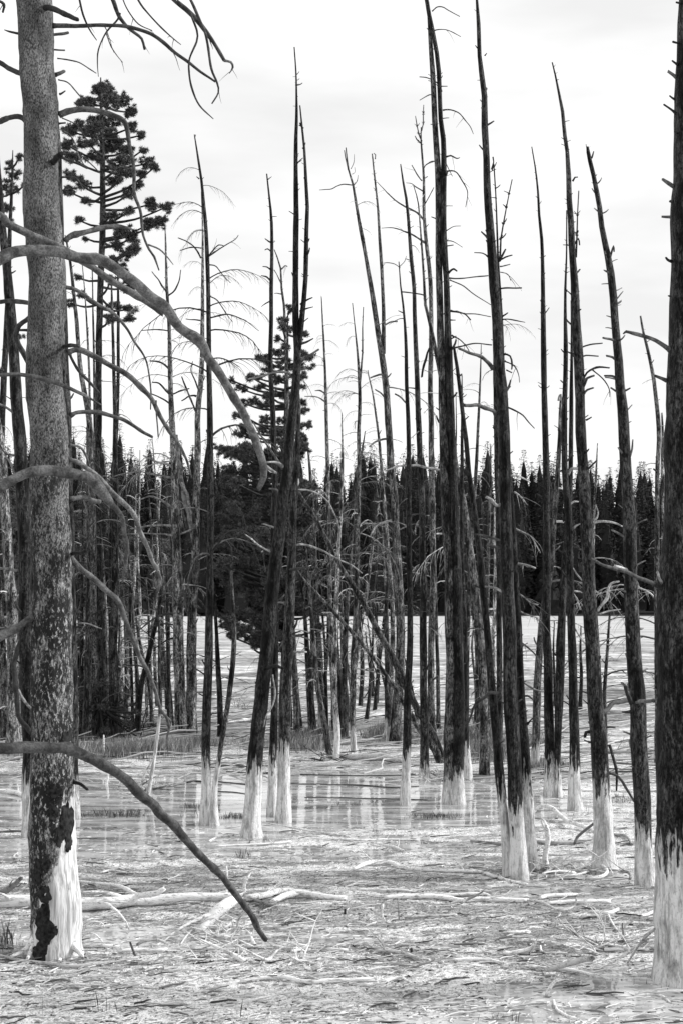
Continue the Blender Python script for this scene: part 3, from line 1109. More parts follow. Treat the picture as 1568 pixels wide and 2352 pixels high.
tree('dark pole left of centre with a sharp tip and white foot in the pool',
     '447,309,2.5 456,366,5 463,414,6 469,476,8 474,531,9 479,663,10 480,773,11 481,883,13 483,993,14 484,1143,15 483,1290,16 482,1400,17 480,1510,19 476,1587,20 474,1733,21 473,1800,22 473,1893,26',
     sock=1752, tone=.03, stubs=12, fine=12, fine_span=(.05, .72), finescale=1.0,
     limbs=[('479,590,4 490,575,3 503,563,3 516,566,2', dict(tone=.03, twigs=3)), ('480,588,4 502,573,3 520,562,3 541,550,2 548,540,1.5', dict(tone=.04, twigs=4)),
            ('480,730,4 500,725,4 525,722,3 550,730,3 570,740,2 595,760,1.5', dict(tone=.05, twigs=8)), ('481,825,3 505,822,3 530,830,3 550,842,2', dict(tone=.05, twigs=5)),
            ('480,608,3 496,612,3 510,630,2 530,650,1.5', dict(tone=.05, twigs=4)), ('482,680,3 500,690,3 520,720,2 535,740,1.5', dict(tone=.06, twigs=4)), ('457,410,3 452,406,2', {})])
tree('thin dark stem right behind the sharp pole, rooted on the far bank',
     '492,1340,4 495,1400,7 500,1500,10 502,1550,12 505,1600,13 507,1700,14', tone=.02, stubs=5, group=LT)
tree('leaning bare snag with a pale broken tip and white foot, touching the sharp pole',
     '531,1312,6 536,1400,9 538,1454,11 535,1528,12 526,1605,12 517,1660,11 509,1705,11 502,1755,11 494,1800,13 491,1850,16 493,1896,20', sock=1742, tone=.06, stubs=4, lt=.2, name='leaning_snag',
     limbs=[('536,1395,4 540,1410,4', {})])
# ------------------------------------------------------------------ CENTRE-LEFT GROUP
CT = 'dead pines standing in the flooded flat'
tree('dark spindly pole rising behind the centre leaner, short stubs near its tip',
     '613,399,3 619,456,5 624,511,7 625,591,8 623,663,9 623,736,10 622,846,11 625,920,12 628,993,13 631,1066,13 632,1107,13 630,1198,14 630,1300,14 632,1420,15 632,1550,16 629,1697,18 626,1770,20 626,1874,24',
     sock=1742, tone=.025, stubs=22,
     limbs=[('626,560,5 618,555,4 609,548,2', {}), ('623,620,4 613,613,3 604,612,2', {}), ('622,645,4 614,636,4 600,633,2', {}), ('622,577,3 615,572,3 609,574,2', {}), ('624,690,3 610,697,3 600,705,1', {})])
C2, YC2 = tree('massive black leaner with twin tips and peeled white foot, left of centre',
     '676,108,2 680,165,3.5 681,220,5 681,275,7 680,330,9 680,420,11 680,493,13 679,591,14 679,663,14 679,736,15 683,810,17 681,864,19 676,920,21 669,974,22 663,1029,23 659,1091,24 650,1143,26 643,1216,27 634,1290,29 625,1363,30 617,1436,32 612,1510,33 603,1587,34 595,1660,34 588,1733,35 583,1806,39 579,1880,41 578,1921,46',
     sock=1768, tone=.022, flake=.35, stubs=30, sides=24,
     forks=['689,242,3 694,293,5 699,340,6 703,420,8 706,474,9 704,530,10 703,591,11 702,640,11 698,690,12 692,744,14 684,806,16'],
     limbs=[('690,700,5 702,692,5 718,684,3', dict(tone=.02)), ('690,715,5 702,710,4 719,705,2', dict(tone=.02)), ('690,790,5 705,785,5 720,777,3', dict(tone=.05)),
            ('688,830,6 696,822,6 710,816,5 733,803,4', dict(tone=.16)), ('672,862,6 660,856,6 640,855,5 610,862,5 584,868,4 568,872,3', dict(tone=.1, dy=-.6)),
            ('668,765,5 660,750,5 645,735,3', dict(tone=.05)), ('640,1215,5 610,1205,4 602,1204,2', dict(tone=.3)), ('628,1270,6 615,1262,5 602,1268,4', dict(tone=.3)), ('622,1268,4 600,1255,4 580,1240,4 564,1227,2', dict(tone=.5, dy=-.4)),
            ('655,1078,7 645,1066,7 630,1062,6 614,1062,4', dict(tone=.3)), ('652,1085,6 640,1060,6 622,1035,5 600,1000,4 583,971,3', dict(tone=.12, dy=.5)), ('650,1130,7 635,1124,5 618,1122,3', dict(tone=.25)),
            ('610,1533,8 625,1530,8 650,1534,6', dict(tone=.01, dy=-.4)), ('596,1575,6 588,1570,5', {}), ('615,1580,6 628,1578,4', {}), ('626,1550,4 632,1590,5 627,1620,4 612,1645,3 606,1670,3', dict(tone=.25, dy=-.3)),
            ('678,695,4 667,715,4 658,730,2', {}), ('618,1345,8 600,1340,5', {}), ('607,1450,6 595,1448,4', {})])
tree('thick grey pine with a splintered broken top beside the black leaner',
     '687,905,3 687,940,9 683,1020,13 679,1107,15 674,1180,18 670,1290,20 665,1400,23 661,1510,26 657,1550,28 654,1660,28 652,1733,28 652,1806,29 650,1888,33',
     sock=1722, tone=.05, flake=.75, stubs=8, sides=20,
     limbs=[('675,1125,6 683,1112,8 685,1100,4', dict(tone=.3)), ('683,1125,4 700,1124,4 722,1130,4 751,1151,4 773,1191,4 780,1227,4 775,1265,4 764,1285,3 751,1301,2', dict(tone=.28, dy=.5)),
            ('676,1255,5 690,1251,5 711,1253,5 744,1266,5 780,1286,4 805,1298,4 832,1317,2', dict(tone=.3, dy=.3)), ('662,1308,6 680,1307,6 703,1304,5', dict(tone=.05, dy=-.4)),
            ('655,1503,6 680,1497,5 705,1498,4', dict(tone=.35)), ('668,1395,5 645,1384,4 640,1384,3', dict(tone=.3)), ('660,1463,5 675,1455,4 690,1450,3', dict(tone=.03)),
            ('652,1320,6 665,1312,6', {})])
tree('thin dead stem with curling twigs between the spindly pole and the black leaner',
     '630,573,2 637,590,3 645,616,4 647,663,5 652,700,6 656,773,7 658,846,8 659,938,9 658,1030,10 661,1150,11 666,1300,12 672,1450,13 678,1560,14 683,1702,16', tone=.045, stubs=14, bare=4, group='grey snags between the pool and the meadow',
     limbs=[('647,618,3 655,610,3 660,612,2', dict(twigs=2)), ('646,650,3 636,630,2 630,620,2', {}), ('648,675,3 636,673,2 630,674,1.5', {})])
# ------------------------------------------------------------------ MIDDLE GROUP
MG = 'grey snags between the pool and the meadow'
tree('slim dead pine with cone-dotted drooping twigs right of the dark living pine',
     '738,681,2 741,736,4 744,791,5 747,864,6 749,938,8 751,1011,9 752,1066,9 755,1216,10 758,1400,11 764,1546,13 768,1640,15 770,1712,18', tone=.06, stubs=10, fine=12, bare=4, group=MG, fine_span=(.03, .7), finescale=.62, sock=1690,
     limbs=[('748,905,4 735,897,3 724,897,2', {}), ('749,925,4 730,912,3 700,910,2', dict(twigs=2))])
tree('small hair-thin dead stem low between two grey snags',
     '785,948,2 786,1000,4 786,1070,7 784,1143,8 778,1253,9 773,1363,10 769,1473,12 768,1600,13 775,1690,14 770,1752,14', tone=.10, stubs=12, bare=6, fine=2, finescale=.6, group=MG, sock=1650)
tree('twin-topped dead pine hung with fine drooping twigs, centre of the view',
     '809,696,2 815,755,3 820,810,5 824,860,7 826,920,8 823,1000,9 824,1070,9 822,1180,10 819,1290,10 817,1400,12 811,1510,13 811,1550,13 809,1640,14 811,1690,14 813,1738,15', tone=.06, stubs=12, fine=17, bare=7, fine_span=(.04, .62), finescale=.72, group=MG, sock=1678,
     forks=['834,705,2 832,755,3 832,810,4 829,846,5 825,880,7'])
tree('leaning dark stem crossing behind the twin-topped pine, meeting it near the bank',
     '838,990,2 830,1040,5 815,1107,8 808,1216,8 801,1326,9 796,1400,11 792,1510,12 790,1583,13 792,1640,16 788,1702,19', tone=.03, stubs=8, bare=5, group=MG)
tree('slim snag leaning left out of the grass, thin as a rod',
     '700,1240,3 708,1320,8 714,1400,9 722,1500,11 730,1583,12 741,1640,13 752,1700,14 757,1742,15', tone=.05, stubs=6, bare=2, group=MG)
tree('pale broad-footed dead pine in the tall grass behind the thick broken pine',
     '706,1020,3 712,1080,7 718,1180,10 723,1290,12 728,1400,13 733,1500,14 738,1583,18 742,1640,24 745,1692,34', tone=.10, flake=.3, stubs=9, bare=5, group=MG, sock=1630)
tree('dark slim stem in the grass, left of the pale broad-footed one',
     '690,1330,3 698,1390,7 705,1470,9 712,1560,12 718,1640,14 722,1704,16', tone=.02, stubs=5, bare=2, group=MG)
tree('grey stem with a thin bent limb rising from the grass behind the pool',
     '694,1210,2 695,1300,4 699,1400,6 702,1470,7 707,1560,9 711,1640,10 716,1696,12', tone=.06, stubs=5, bare=3, group=MG)
tree('short dark post standing in the grass between the rod and the twin-topped pine',
     '766,1250,2 768,1330,5 770,1420,7 775,1500,9 780,1583,12 782,1640,14 783,1706,16', tone=.02, stubs=8, bare=4, group=MG, flake=.4)
tree('long bowed stem with bare curving limbs left of the tall forked pine',
     '844,850,2 846,864,2.5 855,901,4 863,956,5 870,1011,6 874,1066,7 879,1125,8 887,1216,9 892,1290,9 899,1363,10 901,1436,11 899,1520,13 894,1600,15 890,1690,17', tone=.07, stubs=10, bare=8, fine=4, finescale=.6, group=MG)
tree('thin leaning snag with many bare twigs against the dark wood',
     '873,1120,2 870,1154,3 862,1200,5 857,1235,6 848,1308,7 839,1381,8 828,1436,9 818,1510,10 808,1600,11 803,1672,12', tone=.10, stubs=8, bare=10, fine=4, finescale=.6, group=MG)
tree('snag with a bleached broken tip and a white foot left of the forked pine',
     '890,1323,5 888,1350,8 886,1400,9 887,1491,12 890,1550,15 890,1600,15 890,1660,15 893,1690,14 892,1718,15', sock=1660, tone=.03, flake=.5, stubs=6, bare=3, group=MG, lt=.2)
# tall forked pair
tree('tall slender pine forking high into two dark arms, right of centre',
     '794,339,2.5 800,390,4 810,423,5 817,467,7 824,511,8 832,548,9 840,591,9 846,627,10 854,674,11 861,718,12 868,766,13 877,820,14 885,883,15 892,993,16 897,1066,17 905,1143,17 908,1216,17 912,1290,18 916,1363,19 919,1436,20 919,1510,21 915,1583,23 909,1650,24 908,1720,28',
     tone=.045, flake=.35, stubs=26, group=MG, bare=3, sides=16,
     forks=['854,353,3 859,401,4 865,456,5 868,493,6 871,548,7 874,591,8 877,640,8 880,718,9 880,773,10 879,812,12'],
     limbs=[('811,425,3 788,423,3 775,427,2.5 762,434,2.5 745,435,2 733,436,1.5', {}), ('812,425,2 820,415,2 822,402,1', {}), ('799,390,2.5 794,365,2.5 790,345,2', {}), ('805,388,1.5 812,372,1.5 813,354,1', {}), ('808,400,1.5 815,395,1 814,384,1', {}),
            ('861,365,2.5 862,355,2.5 858,352,2', {}), ('884,863,5 872,861,5 857,865,4 850,868,3', dict(tone=.15)), ('888,920,4 875,905,4 862,895,3', dict(tone=.1)), ('880,748,4 895,740,4 911,738,3', dict(tone=.1)),
            ('894,1010,5 880,1008,5 860,1015,4 847,1025,3', dict(tone=.2)), ('899,1195,5 880,1200,5 860,1213,5 850,1230,3', dict(tone=.4)), ('883,680,2 900,745,0.1', {})][:11])
# crossing leaners
tree('long dead pole leaning left across the middle, propped on its neighbours',
     '685,1130,8 704,1160,8 722,1187,9 751,1242,9 780,1297,10 817,1356,12 846,1407,13 876,1465,15 908,1524,16 943,1600,17 967,1645,17 993,1689,18 1018,1752,20', tone=.07, stubs=3, flare=1.0, name='leaning_pole', group=MG, sides=12, dyt=-.8)
tree('thinner bent pole leaning left below and parallel to the longer one',
     '680,1305,5 692,1325,6 707,1341,6 744,1381,8 780,1421,8 817,1462,9 846,1498,9 883,1546,9 914,1593,10 943,1642,14 967,1680,16 1000,1725,18 1012,1758,18', tone=.11, stubs=4, flare=1.0, name='leaning_pole', group=MG, sides=10, dyt=-.8,
     limbs=[('846,1500,2 862,1540,3 872,1572,3', dict(tone=.02))])
# centre-right thin ones
tree('black straight pole with a slim white foot in the pool, right of forked pine',
     '915,601,2 919,656,3.5 925,700,5 929,744,6 932,810,8 933,883,9 936,956,10 938,1033,11 938,1143,12 938,1253,13 941,1363,13 941,1473,14 937,1550,16 934,1623,17 934,1697,19 932,1752,20 930,1850,22',
     sock=1735, tone=.02, stubs=12, bare=4,
     limbs=[('932,925,4 920,912,4 908,905,4', dict(tone=.1)), ('918,615,2 905,606,2 890,603,2 880,604,1.5', {}), ('917,612,1.5 928,600,1.5 932,588,1', {}), ('920,670,3 935,671,3 965,676,3 976,680,3', {})])
tree('dark pole with a knobbed thin tip and small white foot, between two straight poles',
     '919,377,2.5 925,420,5 932,456,6 936,493,7 940,548,8 943,591,9 950,663,9 952,736,10 954,810,11 958,883,12 960,956,13 963,1029,13 964,1084,14 969,1180,14 969,1290,14 972,1363,15 971,1473,16 971,1583,17 973,1623,18 974,1700,20 973,1745,21 974,1792,24',
     sock=1757, tone=.04, flake=.4, stubs=22, bare=4)
tree('grey dead pine topped by three upright prongs, left of the tall pair',
     '966,292,2 966,319,4 969,366,5 972,411,6 974,511,8 982,590,9 987,645,10 989,700,10 989,800,11 987,883,12 989,956,13 990,1070,14 991,1143,14 993,1253,14 993,1363,15 989,1473,15 989,1583,16 990,1650,18 992,1700,20',
     tone=.05, flake=.4, stubs=22, bare=4, group=MG,
     forks=['953,266,2 957,290,2.5 961,308,3.5 965,318,4', '972,241,2 971,262,3 971,285,3 967,300,3.5', '952,312,2 956,320,3 964,328,3.5'],
     limbs=[('973,505,5 960,492,5 945,482,4 927,474,4 905,458,3 890,445,3 878,432,2 865,418,1.5', dict(twigs=3)), ('974,557,5 960,548,4 941,537,4 925,530,3 912,526,3 895,523,2 875,524,1.5', dict(twigs=2)),
            ('968,415,3 958,402,3 950,388,2.5 945,380,2', dict(twigs=1)), ('972,440,3 955,430,3 945,422,2 932,420,1.5', dict(twigs=1)), ('973,385,2.5 980,376,2.5 993,372,2', {}), ('975,468,2.5 985,450,2.5 995,430,2', {}), ('972,411,2.5 981,405,2 ', {}),
            ('985,800,4 975,830,6 968,865,5', dict(tone=.02))])
tree('leaner that crosses in front of the tall pair, pale stubs on its bright side',
     '949,427,2 956,450,2.5 960,470,3 965,530,4 973,645,6 976,700,7 985,736,8 993,773,9 1000,810,10 1011,864,11 1022,901,12 1027,938,12 1033,993,13 1044,1066,14 1054,1107,15 1067,1180,17 1076,1253,18 1085,1326,20 1093,1381,20 1100,1454,20 1107,1528,20 1110,1604,19 1111,1700,19 1111,1760,20',
     tone=.06, flake=.6, stubs=22, lt=.22, group=MG, baseY=18.8,
     limbs=[('1050,1101,6 1033,1097,6 1007,1081,6 974,1072,6 945,1069,5 919,1070,5 903,1074,4 886,1081,3', dict(tone=.3, dy=-.5)), ('1030,930,6 1035,905,3', {}), ('1048,1230,5 1030,1227,5 1010,1226,5 998,1226,3', dict(tone=.3, dy=-.3))])
# ------------------------------------------------------------------ THE TALL PAIR AND THE LONG LEANERS
tree('tall grey stem of the pair leaving the top, left half of the double foot',
     '970,-60,7 978,0,8 984,37,9 987,92,10 992,165,12 996,238,13 1000,311,13 1004,384,14 1006,458,15 1006,531,15 1008,627,16 1010,736,17 1013,850,18 1016,950,19 1020,1070,21 1024,1180,22 1029,1290,23 1033,1400,24 1036,1510,25 1035,1600,27 1032,1700,28 1031,1780,28 1032,1845,32',
     sock=1790, tone=.09, flake=.5, stubs=14, sides=20, lt=.03,
     limbs=[('1005,372,3 990,370,2.5 978,378,2', {}), ('1003,375,2 985,372,2 962,400,0.5', {})][:1])
tree('tall black stem of the pair leaving the top, arched twigs on its right',
     '968,-60,6 980,0,7 985,33,8 993,73,9 1002,121,10 1007,165,10 1009,220,10 1011,275,11 1017,319,12 1018,384,13 1018,476,13 1020,591,14 1024,640,14 1027,736,16 1029,810,18 1031,883,18 1034,956,18 1037,1029,18 1041,1125,19 1045,1250,21 1049,1363,22 1051,1473,23 1053,1583,25 1052,1700,27 1051,1780,26 1051,1846,30',
     sock=1775, tone=.022, flake=.4, stubs=24, sides=20,
     limbs=[('991,26,3 1000,17,3 1009,15,2.5 1018,17,2.5 1029,24,2 1055,38,2', {}), ('996,70,3 1012,68,2.5 1029,70,2 1057,84,1.6', dict(twigs=1)), ('1016,253,3.5 1028,252,3 1040,254,3 1054,261,2.5 1066,275,2 1078,290,2 1086,308,1.4', dict(twigs=3)),
            ('1013,210,3.5 1011,200,3.5 1003,190,3 996,185,3 980,178,2.5 962,176,2', {}), ('1012,198,2.5 1026,198,2', {}), ('1017,318,5 1021,310,3', {}), ('1024,360,4 1034,357,4 1048,364,3 1055,362,2', dict(twigs=1)),
            ('1024,394,4 1036,393,3.5 1048,397,3 1060,415,3 1070,432,2.5 1073,447,2 1068,476,1.4', dict(twigs=4)), ('1022,372,2 1030,390,2 1038,405,1.2', dict(twigs=1)), ('996,220,3 985,218,2.5 963,230,1.6', {}), ('1024,473,2 1038,473,1.5', {}),
            ('1024,530,2.5 1040,520,2 1058,519,1.2', {}), ('1024,553,2.5 1040,555,2 1061,568,1.2', {}), ('1025,565,2.5 1040,563,2', {}),
            ('1028,627,6 1040,618,5 1048,622,4', {}), ('1030,639,4 1045,640,3.5 1067,639,3 1090,636,3 1120,633,3', {}), ('1032,643,3 1060,655,3 1085,674,2.5 1126,700,2', {}), ('1034,714,5 1050,716,4 1067,722,3.5 1080,735,3', dict(twigs=4)),
            ('1064,720,3 1095,722,2.5 1126,728,2', {}), ('1036,770,4 1055,780,3 1070,795,2.5 1078,810,2', dict(twigs=3)), ('1034,735,3 1045,735,2', {}), ('1038,800,5 1060,795,3 1090,788,3 1128,792,3', {})])
tree('white-footed dark pine just right of the double-footed pair, mostly hidden',
     '1060,860,2 1060,960,6 1060,1125,9 1060,1290,10 1063,1363,11 1067,1473,12 1067,1607,12 1069,1660,12 1071,1720,15 1074,1792,20', sock=1712, tone=.03, flake=.5, stubs=26, bare=3)
tree('blunt-tipped black leaner slanting down to a white foot left of thick poles',
     '1041,793,5 1044,815,7 1049,846,8 1056,901,9 1062,956,10 1069,1011,11 1076,1084,12 1085,1143,13 1094,1216,14 1102,1290,15 1109,1363,16 1116,1436,17 1124,1528,17 1131,1605,18 1138,1680,20 1146,1770,21 1152,1835,21 1158,1890,21 1163,1952,22 1168,2015,25',
     sock=1822, tone=.018, stubs=16, sides=18)
tree('thick tall black pole running out of the top right of centre, white lower stem',
     '1090,-60,5 1094,0,6 1098,55,9 1100,128,10 1104,165,12 1111,220,14 1112,293,15 1116,366,15 1118,439,17 1124,513,19 1129,591,21 1133,663,22 1140,736,23 1144,810,24 1151,883,25 1153,956,26 1157,1029,26 1159,1107,26 1162,1253,28 1165,1363,29 1168,1473,30 1171,1587,31 1175,1660,32 1181,1770,33 1183,1850,34 1186,1952,35 1191,2019,38',
     sock=1862, tone=.028, flake=.25, stubs=24, sides=24,
     limbs=[('1111,212,8 1115,204,6', {}), ('1112,128,3 1117,122,2', {}), ('1131,846,10 1119,832,9 1100,819,8 1075,808,7 1054,801,6', dict(tone=.09, dy=-.4)), ('1137,950,10 1128,942,9 1104,934,9 1085,931,8 1065,930,7', dict(tone=.1, dy=-.4)),
            ('1146,663,4 1165,661,4 1197,661,3', {}), ('1148,735,4 1164,733,3 1180,735,3 1205,740,1.5', dict(twigs=1)), ('1160,934,4 1180,943,3.5 1199,954,3 1212,969,3 1226,984,2', dict(twigs=1)),
            ('1120,548,6 1112,540,5 1105,533,4', {}), ('1120,590,4 1108,582,3 1088,580,2', {}), ('1156,813,4 1170,818,4 1175,835,4 1174,848,3', {}), ('1158,830,3 1180,840,3 1190,860,2 1192,878,1.5', dict(twigs=2)),
            ('1145,1075,9 1137,1069,9 1134,1058,6', {}), ('1150,1158,9 1140,1160,8 1128,1150,8 1116,1143,6', dict(tone=.3, dy=-.2)), ('1150,1243,6 1130,1235,6 1110,1229,5 1090,1227,4', dict(tone=.1)), ('1152,1262,7 1130,1255,7 1118,1251,6', dict(tone=.1)),
            ('1154,1360,6 1140,1352,6 1125,1350,6 1113,1348,4', dict(tone=.4)), ('1146,1593,9 1128,1592,9 1112,1601,8 1098,1610,7', dict(tone=.06)), ('1099,1610,6 1088,1622,5 1080,1645,4 1070,1670,3', dict(tone=.05, twigs=5)), ('1120,500,4 1127,480,3', {}),
            ('1160,1095,5 1175,1093,4 1195,1096,4 1217,1108,2', dict(tone=.5)), ('1162,850,3 1175,856,3', {})])
tree('white-footed pine pressed against the right of the thick tall pole, slim spike on top',
     '1133,377,2 1137,439,3 1140,513,4 1144,627,6 1150,720,7 1154,850,9 1162,1000,10 1170,1107,11 1177,1216,14 1182,1326,16 1188,1436,17 1193,1546,18 1199,1623,19 1204,1733,22 1208,1806,25 1213,1880,27 1217,1952,29 1220,1998,31',
     sock=1812, tone=.022, flake=.3, stubs=26, sides=20,
     forks=['1175,412,2 1168,445,2.5 1162,476,3 1155,513,3.5 1149,549,4 1147,600,5'],
     limbs=[('1131,360,3 1132,372,3 1128,390,5', {}), ('1145,600,5 1153,585,5 1160,573,4', dict(tone=.02)), ('1147,597,4 1160,590,4 1175,586,3', {}), ('1148,612,3 1158,610,3 1170,607,2', {}), ('1148,625,2 1165,630,2 1172,645,1.2', dict(twigs=3)), ('1157,905,6 1168,888,6 1172,873,4', dict(tone=.15)),
            ('1183,1295,6 1200,1296,5 1215,1300,5 1228,1305,4', dict(tone=.4, twigs=2)), ('1184,1360,4 1200,1370,4 1220,1385,3 1235,1388,2', dict(tone=.2, twigs=9)), ('1184,1395,4 1200,1408,4 1220,1415,3 1238,1420,2', dict(tone=.25, twigs=9)),
            ('1180,1213,4 1200,1223,4 1218,1232,3 1230,1250,3 1240,1270,2', dict(tone=.3, twigs=5)), ('1180,1130,4 1195,1140,4 1210,1160,2', dict(tone=.4, twigs=3)), ('1195,1560,5 1210,1575,5 1230,1585,4 1247,1588,3', dict(tone=.2, dy=.2)), ('1190,1470,4 1215,1490,4 1232,1510,3 1240,1540,2', dict(tone=.12, twigs=5)),
            ('1195,1600,4 1210,1598,4 1222,1607,3', dict(tone=.1)), ('1210,1663,5 1222,1650,3', {})])
tree('dark stem hidden behind the thick tall pole, showing along its left edge',
     '1134,700,3 1136,790,10 1138,900,13 1140,1000,14 1141,1090,14 1144,1216,13 1145,1400,13 1146,1560,14 1147,1752,16', tone=.02, stubs=10, group=MG)
tree('pale broken-topped post behind the gap between black leaner and thick pole',
     '1137,1167,7 1137,1200,8 1138,1290,9 1135,1400,10 1132,1510,10 1135,1640,10 1138,1712,12', tone=.35, stubs=10, lt=.3, group=MG, bare=2)
tree('spiky thin snag left of the pale broken-topped post',
     '1104,791,1.5 1103,830,3 1102,865,4 1098,956,6 1093,1066,8 1088,1143,8 1082,1230,9 1076,1363,10 1072,1473,11 1070,1600,13 1068,1712,14', tone=.045, stubs=14, bare=8, fine=7, finescale=.6, group=MG)
tree('slim twiggy snag seen through the gap right of the tall pair',
     '1126,1020,2 1125,1107,6 1120,1290,8 1118,1400,9 1118,1500,10 1120,1690,12', tone=.045, stubs=12, bare=8, fine=3, finescale=.6, group=MG)
tree('dead pine overgrown by thin twigs just left of the black leaner tip',
     '1046,900,1.5 1047,980,3 1048,1066,5 1075,1250,7 1086,1400,9 1094,1500,10 1098,1700,12', tone=.06, stubs=9, bare=6, fine=4, finescale=.6, group=MG)
# ------------------------------------------------------------------ RIGHT GROUP
tree('ramrod straight dark pole with bare sharp tip and white foot, right of centre',
     '1220,337,2.5 1228,384,4 1234,439,5 1237,494,6 1243,549,8 1245,627,9 1246,700,11 1247,810,13 1249,920,14 1252,1029,15 1254,1107,16 1254,1216,17 1254,1290,18 1254,1400,19 1256,1510,20 1258,1604,21 1260,1660,23 1263,1752,25 1264,1829,30',
     sock=1757, tone=.024, stubs=30, stubscale=.8, sides=16,
     limbs=[('1250,720,3 1260,706,2', {}), ('1256,1340,6 1240,1333,5', {}), ('1245,1143,5 1233,1135,4', {})])
tree('dark mottled snag with a ragged white foot peeking out left of the ramrod pole',
     '1287,905,3 1285,950,7 1283,1033,10 1276,1125,12 1270,1216,13 1262,1310,14 1250,1380,14 1243,1436,15 1235,1528,17 1232,1604,18 1230,1700,18 1228,1768,21', sock=1722, tone=.05, flake=.8, stubs=18, group=MG, lt=.14,
     limbs=[('1281,920,4 1284,908,4 1289,915,3 1287,935,3', dict(tone=.3)), ('1275,1198,6 1285,1197,5 1295,1199,4', dict(tone=.5)), ('1278,1119,5 1288,1122,4', dict(tone=.5))])
tree('dark double-looking pole left of the tall right pine, white foot straight below',
     '1300,483,2.5 1300,591,4 1297,663,6 1297,736,8 1298,791,10 1297,864,11 1295,956,13 1296,1066,14 1298,1107,15 1305,1216,16 1307,1290,17 1310,1400,18 1313,1510,20 1315,1604,21 1318,1660,23 1319,1752,25 1321,1860,30', sock=1752, tone=.022, flake=.3, stubs=30, sides=16,
     limbs=[('1303,1090,7 1312,1078,7 1325,1076,5', dict(tone=.2)), ('1305,1160,5 1318,1152,4 1327,1153,3', dict(tone=.3)), ('1310,1223,6 1320,1210,5 1332,1203,3', dict(tone=.1)), ('1312,1300,4 1325,1320,4 1336,1333,3', dict(tone=.3)), ('1314,1357,4 1336,1360,4', dict(tone=.5)),
            ('1316,1365,4 1326,1380,4 1332,1400,3', dict(tone=.3, twigs=4)), ('1318,1440,3 1336,1470,5 1344,1478,5', dict(tone=.4)), ('1325,1556,3 1336,1557,3', {})])
tree('black mottled pole that crosses behind it low down, with a thin white foot',
     '1310,690,2 1312,760,5 1311,900,9 1310,1029,11 1308,1107,12 1305,1180,13 1299,1260,14 1294,1326,16 1290,1400,18 1287,1473,20 1284,1550,20 1283,1623,20 1281,1697,16 1279,1752,13 1281,1831,17', sock=1770, tone=.026, flake=.6, stubs=28, sides=16)
tree('tall leaning-left pine with two arched limbs on the right and a broad white foot',
     '1267,143,2.5 1274,172,4 1283,216,6 1291,256,8 1296,311,9 1301,348,10 1304,403,12 1306,458,13 1311,513,14 1314,591,16 1318,645,18 1321,718,20 1325,791,22 1328,846,22 1331,919,23 1334,993,24 1337,1066,24 1342,1125,25 1345,1200,26 1347,1271,28 1354,1400,31 1359,1473,33 1363,1546,34 1371,1660,37 1377,1770,39 1381,1825,41 1385,1916,45 1387,2000,52',
     sock=1800, tone=.045, flake=.2, stubs=28, sides=26,
     forks=['1328,438,2 1325,494,3 1324,540,4 1322,591,4.5'],
     limbs=[('1332,812,5 1336,797,4 1345,794,4 1360,790,4 1382,788,3', dict(tone=.05)), ('1333,822,4 1345,817,4 1374,818,3', dict(tone=.05)), ('1338,870,5 1345,857,5 1360,848,5 1375,844,5 1398,845,4', dict(tone=.05)), ('1360,850,3 1375,862,3 1388,876,3 1397,893,2.5 1399,912,1.6', dict(twigs=2)),
            ('1339,880,7 1350,868,6 1364,862,5', dict(tone=.12)), ('1339,905,6 1348,895,5 1361,890,4', dict(tone=.1)), ('1345,965,4 1357,958,3', {}), ('1342,1085,6 1358,1068,5 1369,1058,4', dict(tone=.05)), ('1318,561,4 1327,548,4 1330,563,3', {}),
            ('1314,416,4 1319,408,4 1326,407,3', {}), ('1362,1200,5 1375,1197,5 1397,1198,5 1415,1202,4 1431,1210,3', dict(tone=.45)), ('1371,1403,6 1385,1385,7 1393,1374,7 1397,1355,7 1405,1342,6 1420,1337,4', dict(tone=.7, dy=-.3)),
            ('1372,1411,4 1395,1404,4 1424,1400,3', dict(tone=.3)), ('1366,1160,4 1372,1180,4 1367,1195,4', dict(tone=.45)), ('1381,1635,10 1393,1629,10 1405,1618,10 1419,1612,10 1446,1606,9', dict(tone=.06, dy=.5)), ('1398,1711,6 1408,1741,7 1413,1777,7 1415,1816,4', dict(tone=.04)),
            ('1395,1776,6 1410,1778,6 1419,1783,6 1430,1797,6 1437,1810,6 1455,1841,5', dict(tone=.05)), ('1384,1672,5 1400,1670,5 1411,1671,4', dict(tone=.05)), ('1355,1680,7 1345,1682,7 1342,1692,6', dict(tone=.02)), ('1356,1705,4 1340,1700,3', {}),
            ('1385,1620,3 1400,1610,3 1425,1606,2', {})])
tree('thin dark snag in the meadow right of the tall leaning-left pine',
     '1405,1345,2 1402,1381,4 1396,1454,6 1390,1546,8 1387,1605,9 1389,1700,10', tone=.03, stubs=9, group=MG, bare=2)
tree('hair-thin pale stem rising behind the tall leaning-left pine',
     '1371,1018,2 1369,1060,4 1367,1107,5 1362,1216,6 1362,1400,7 1366,1600,9 1368,1700,10', tone=.10, stubs=4, group=MG)
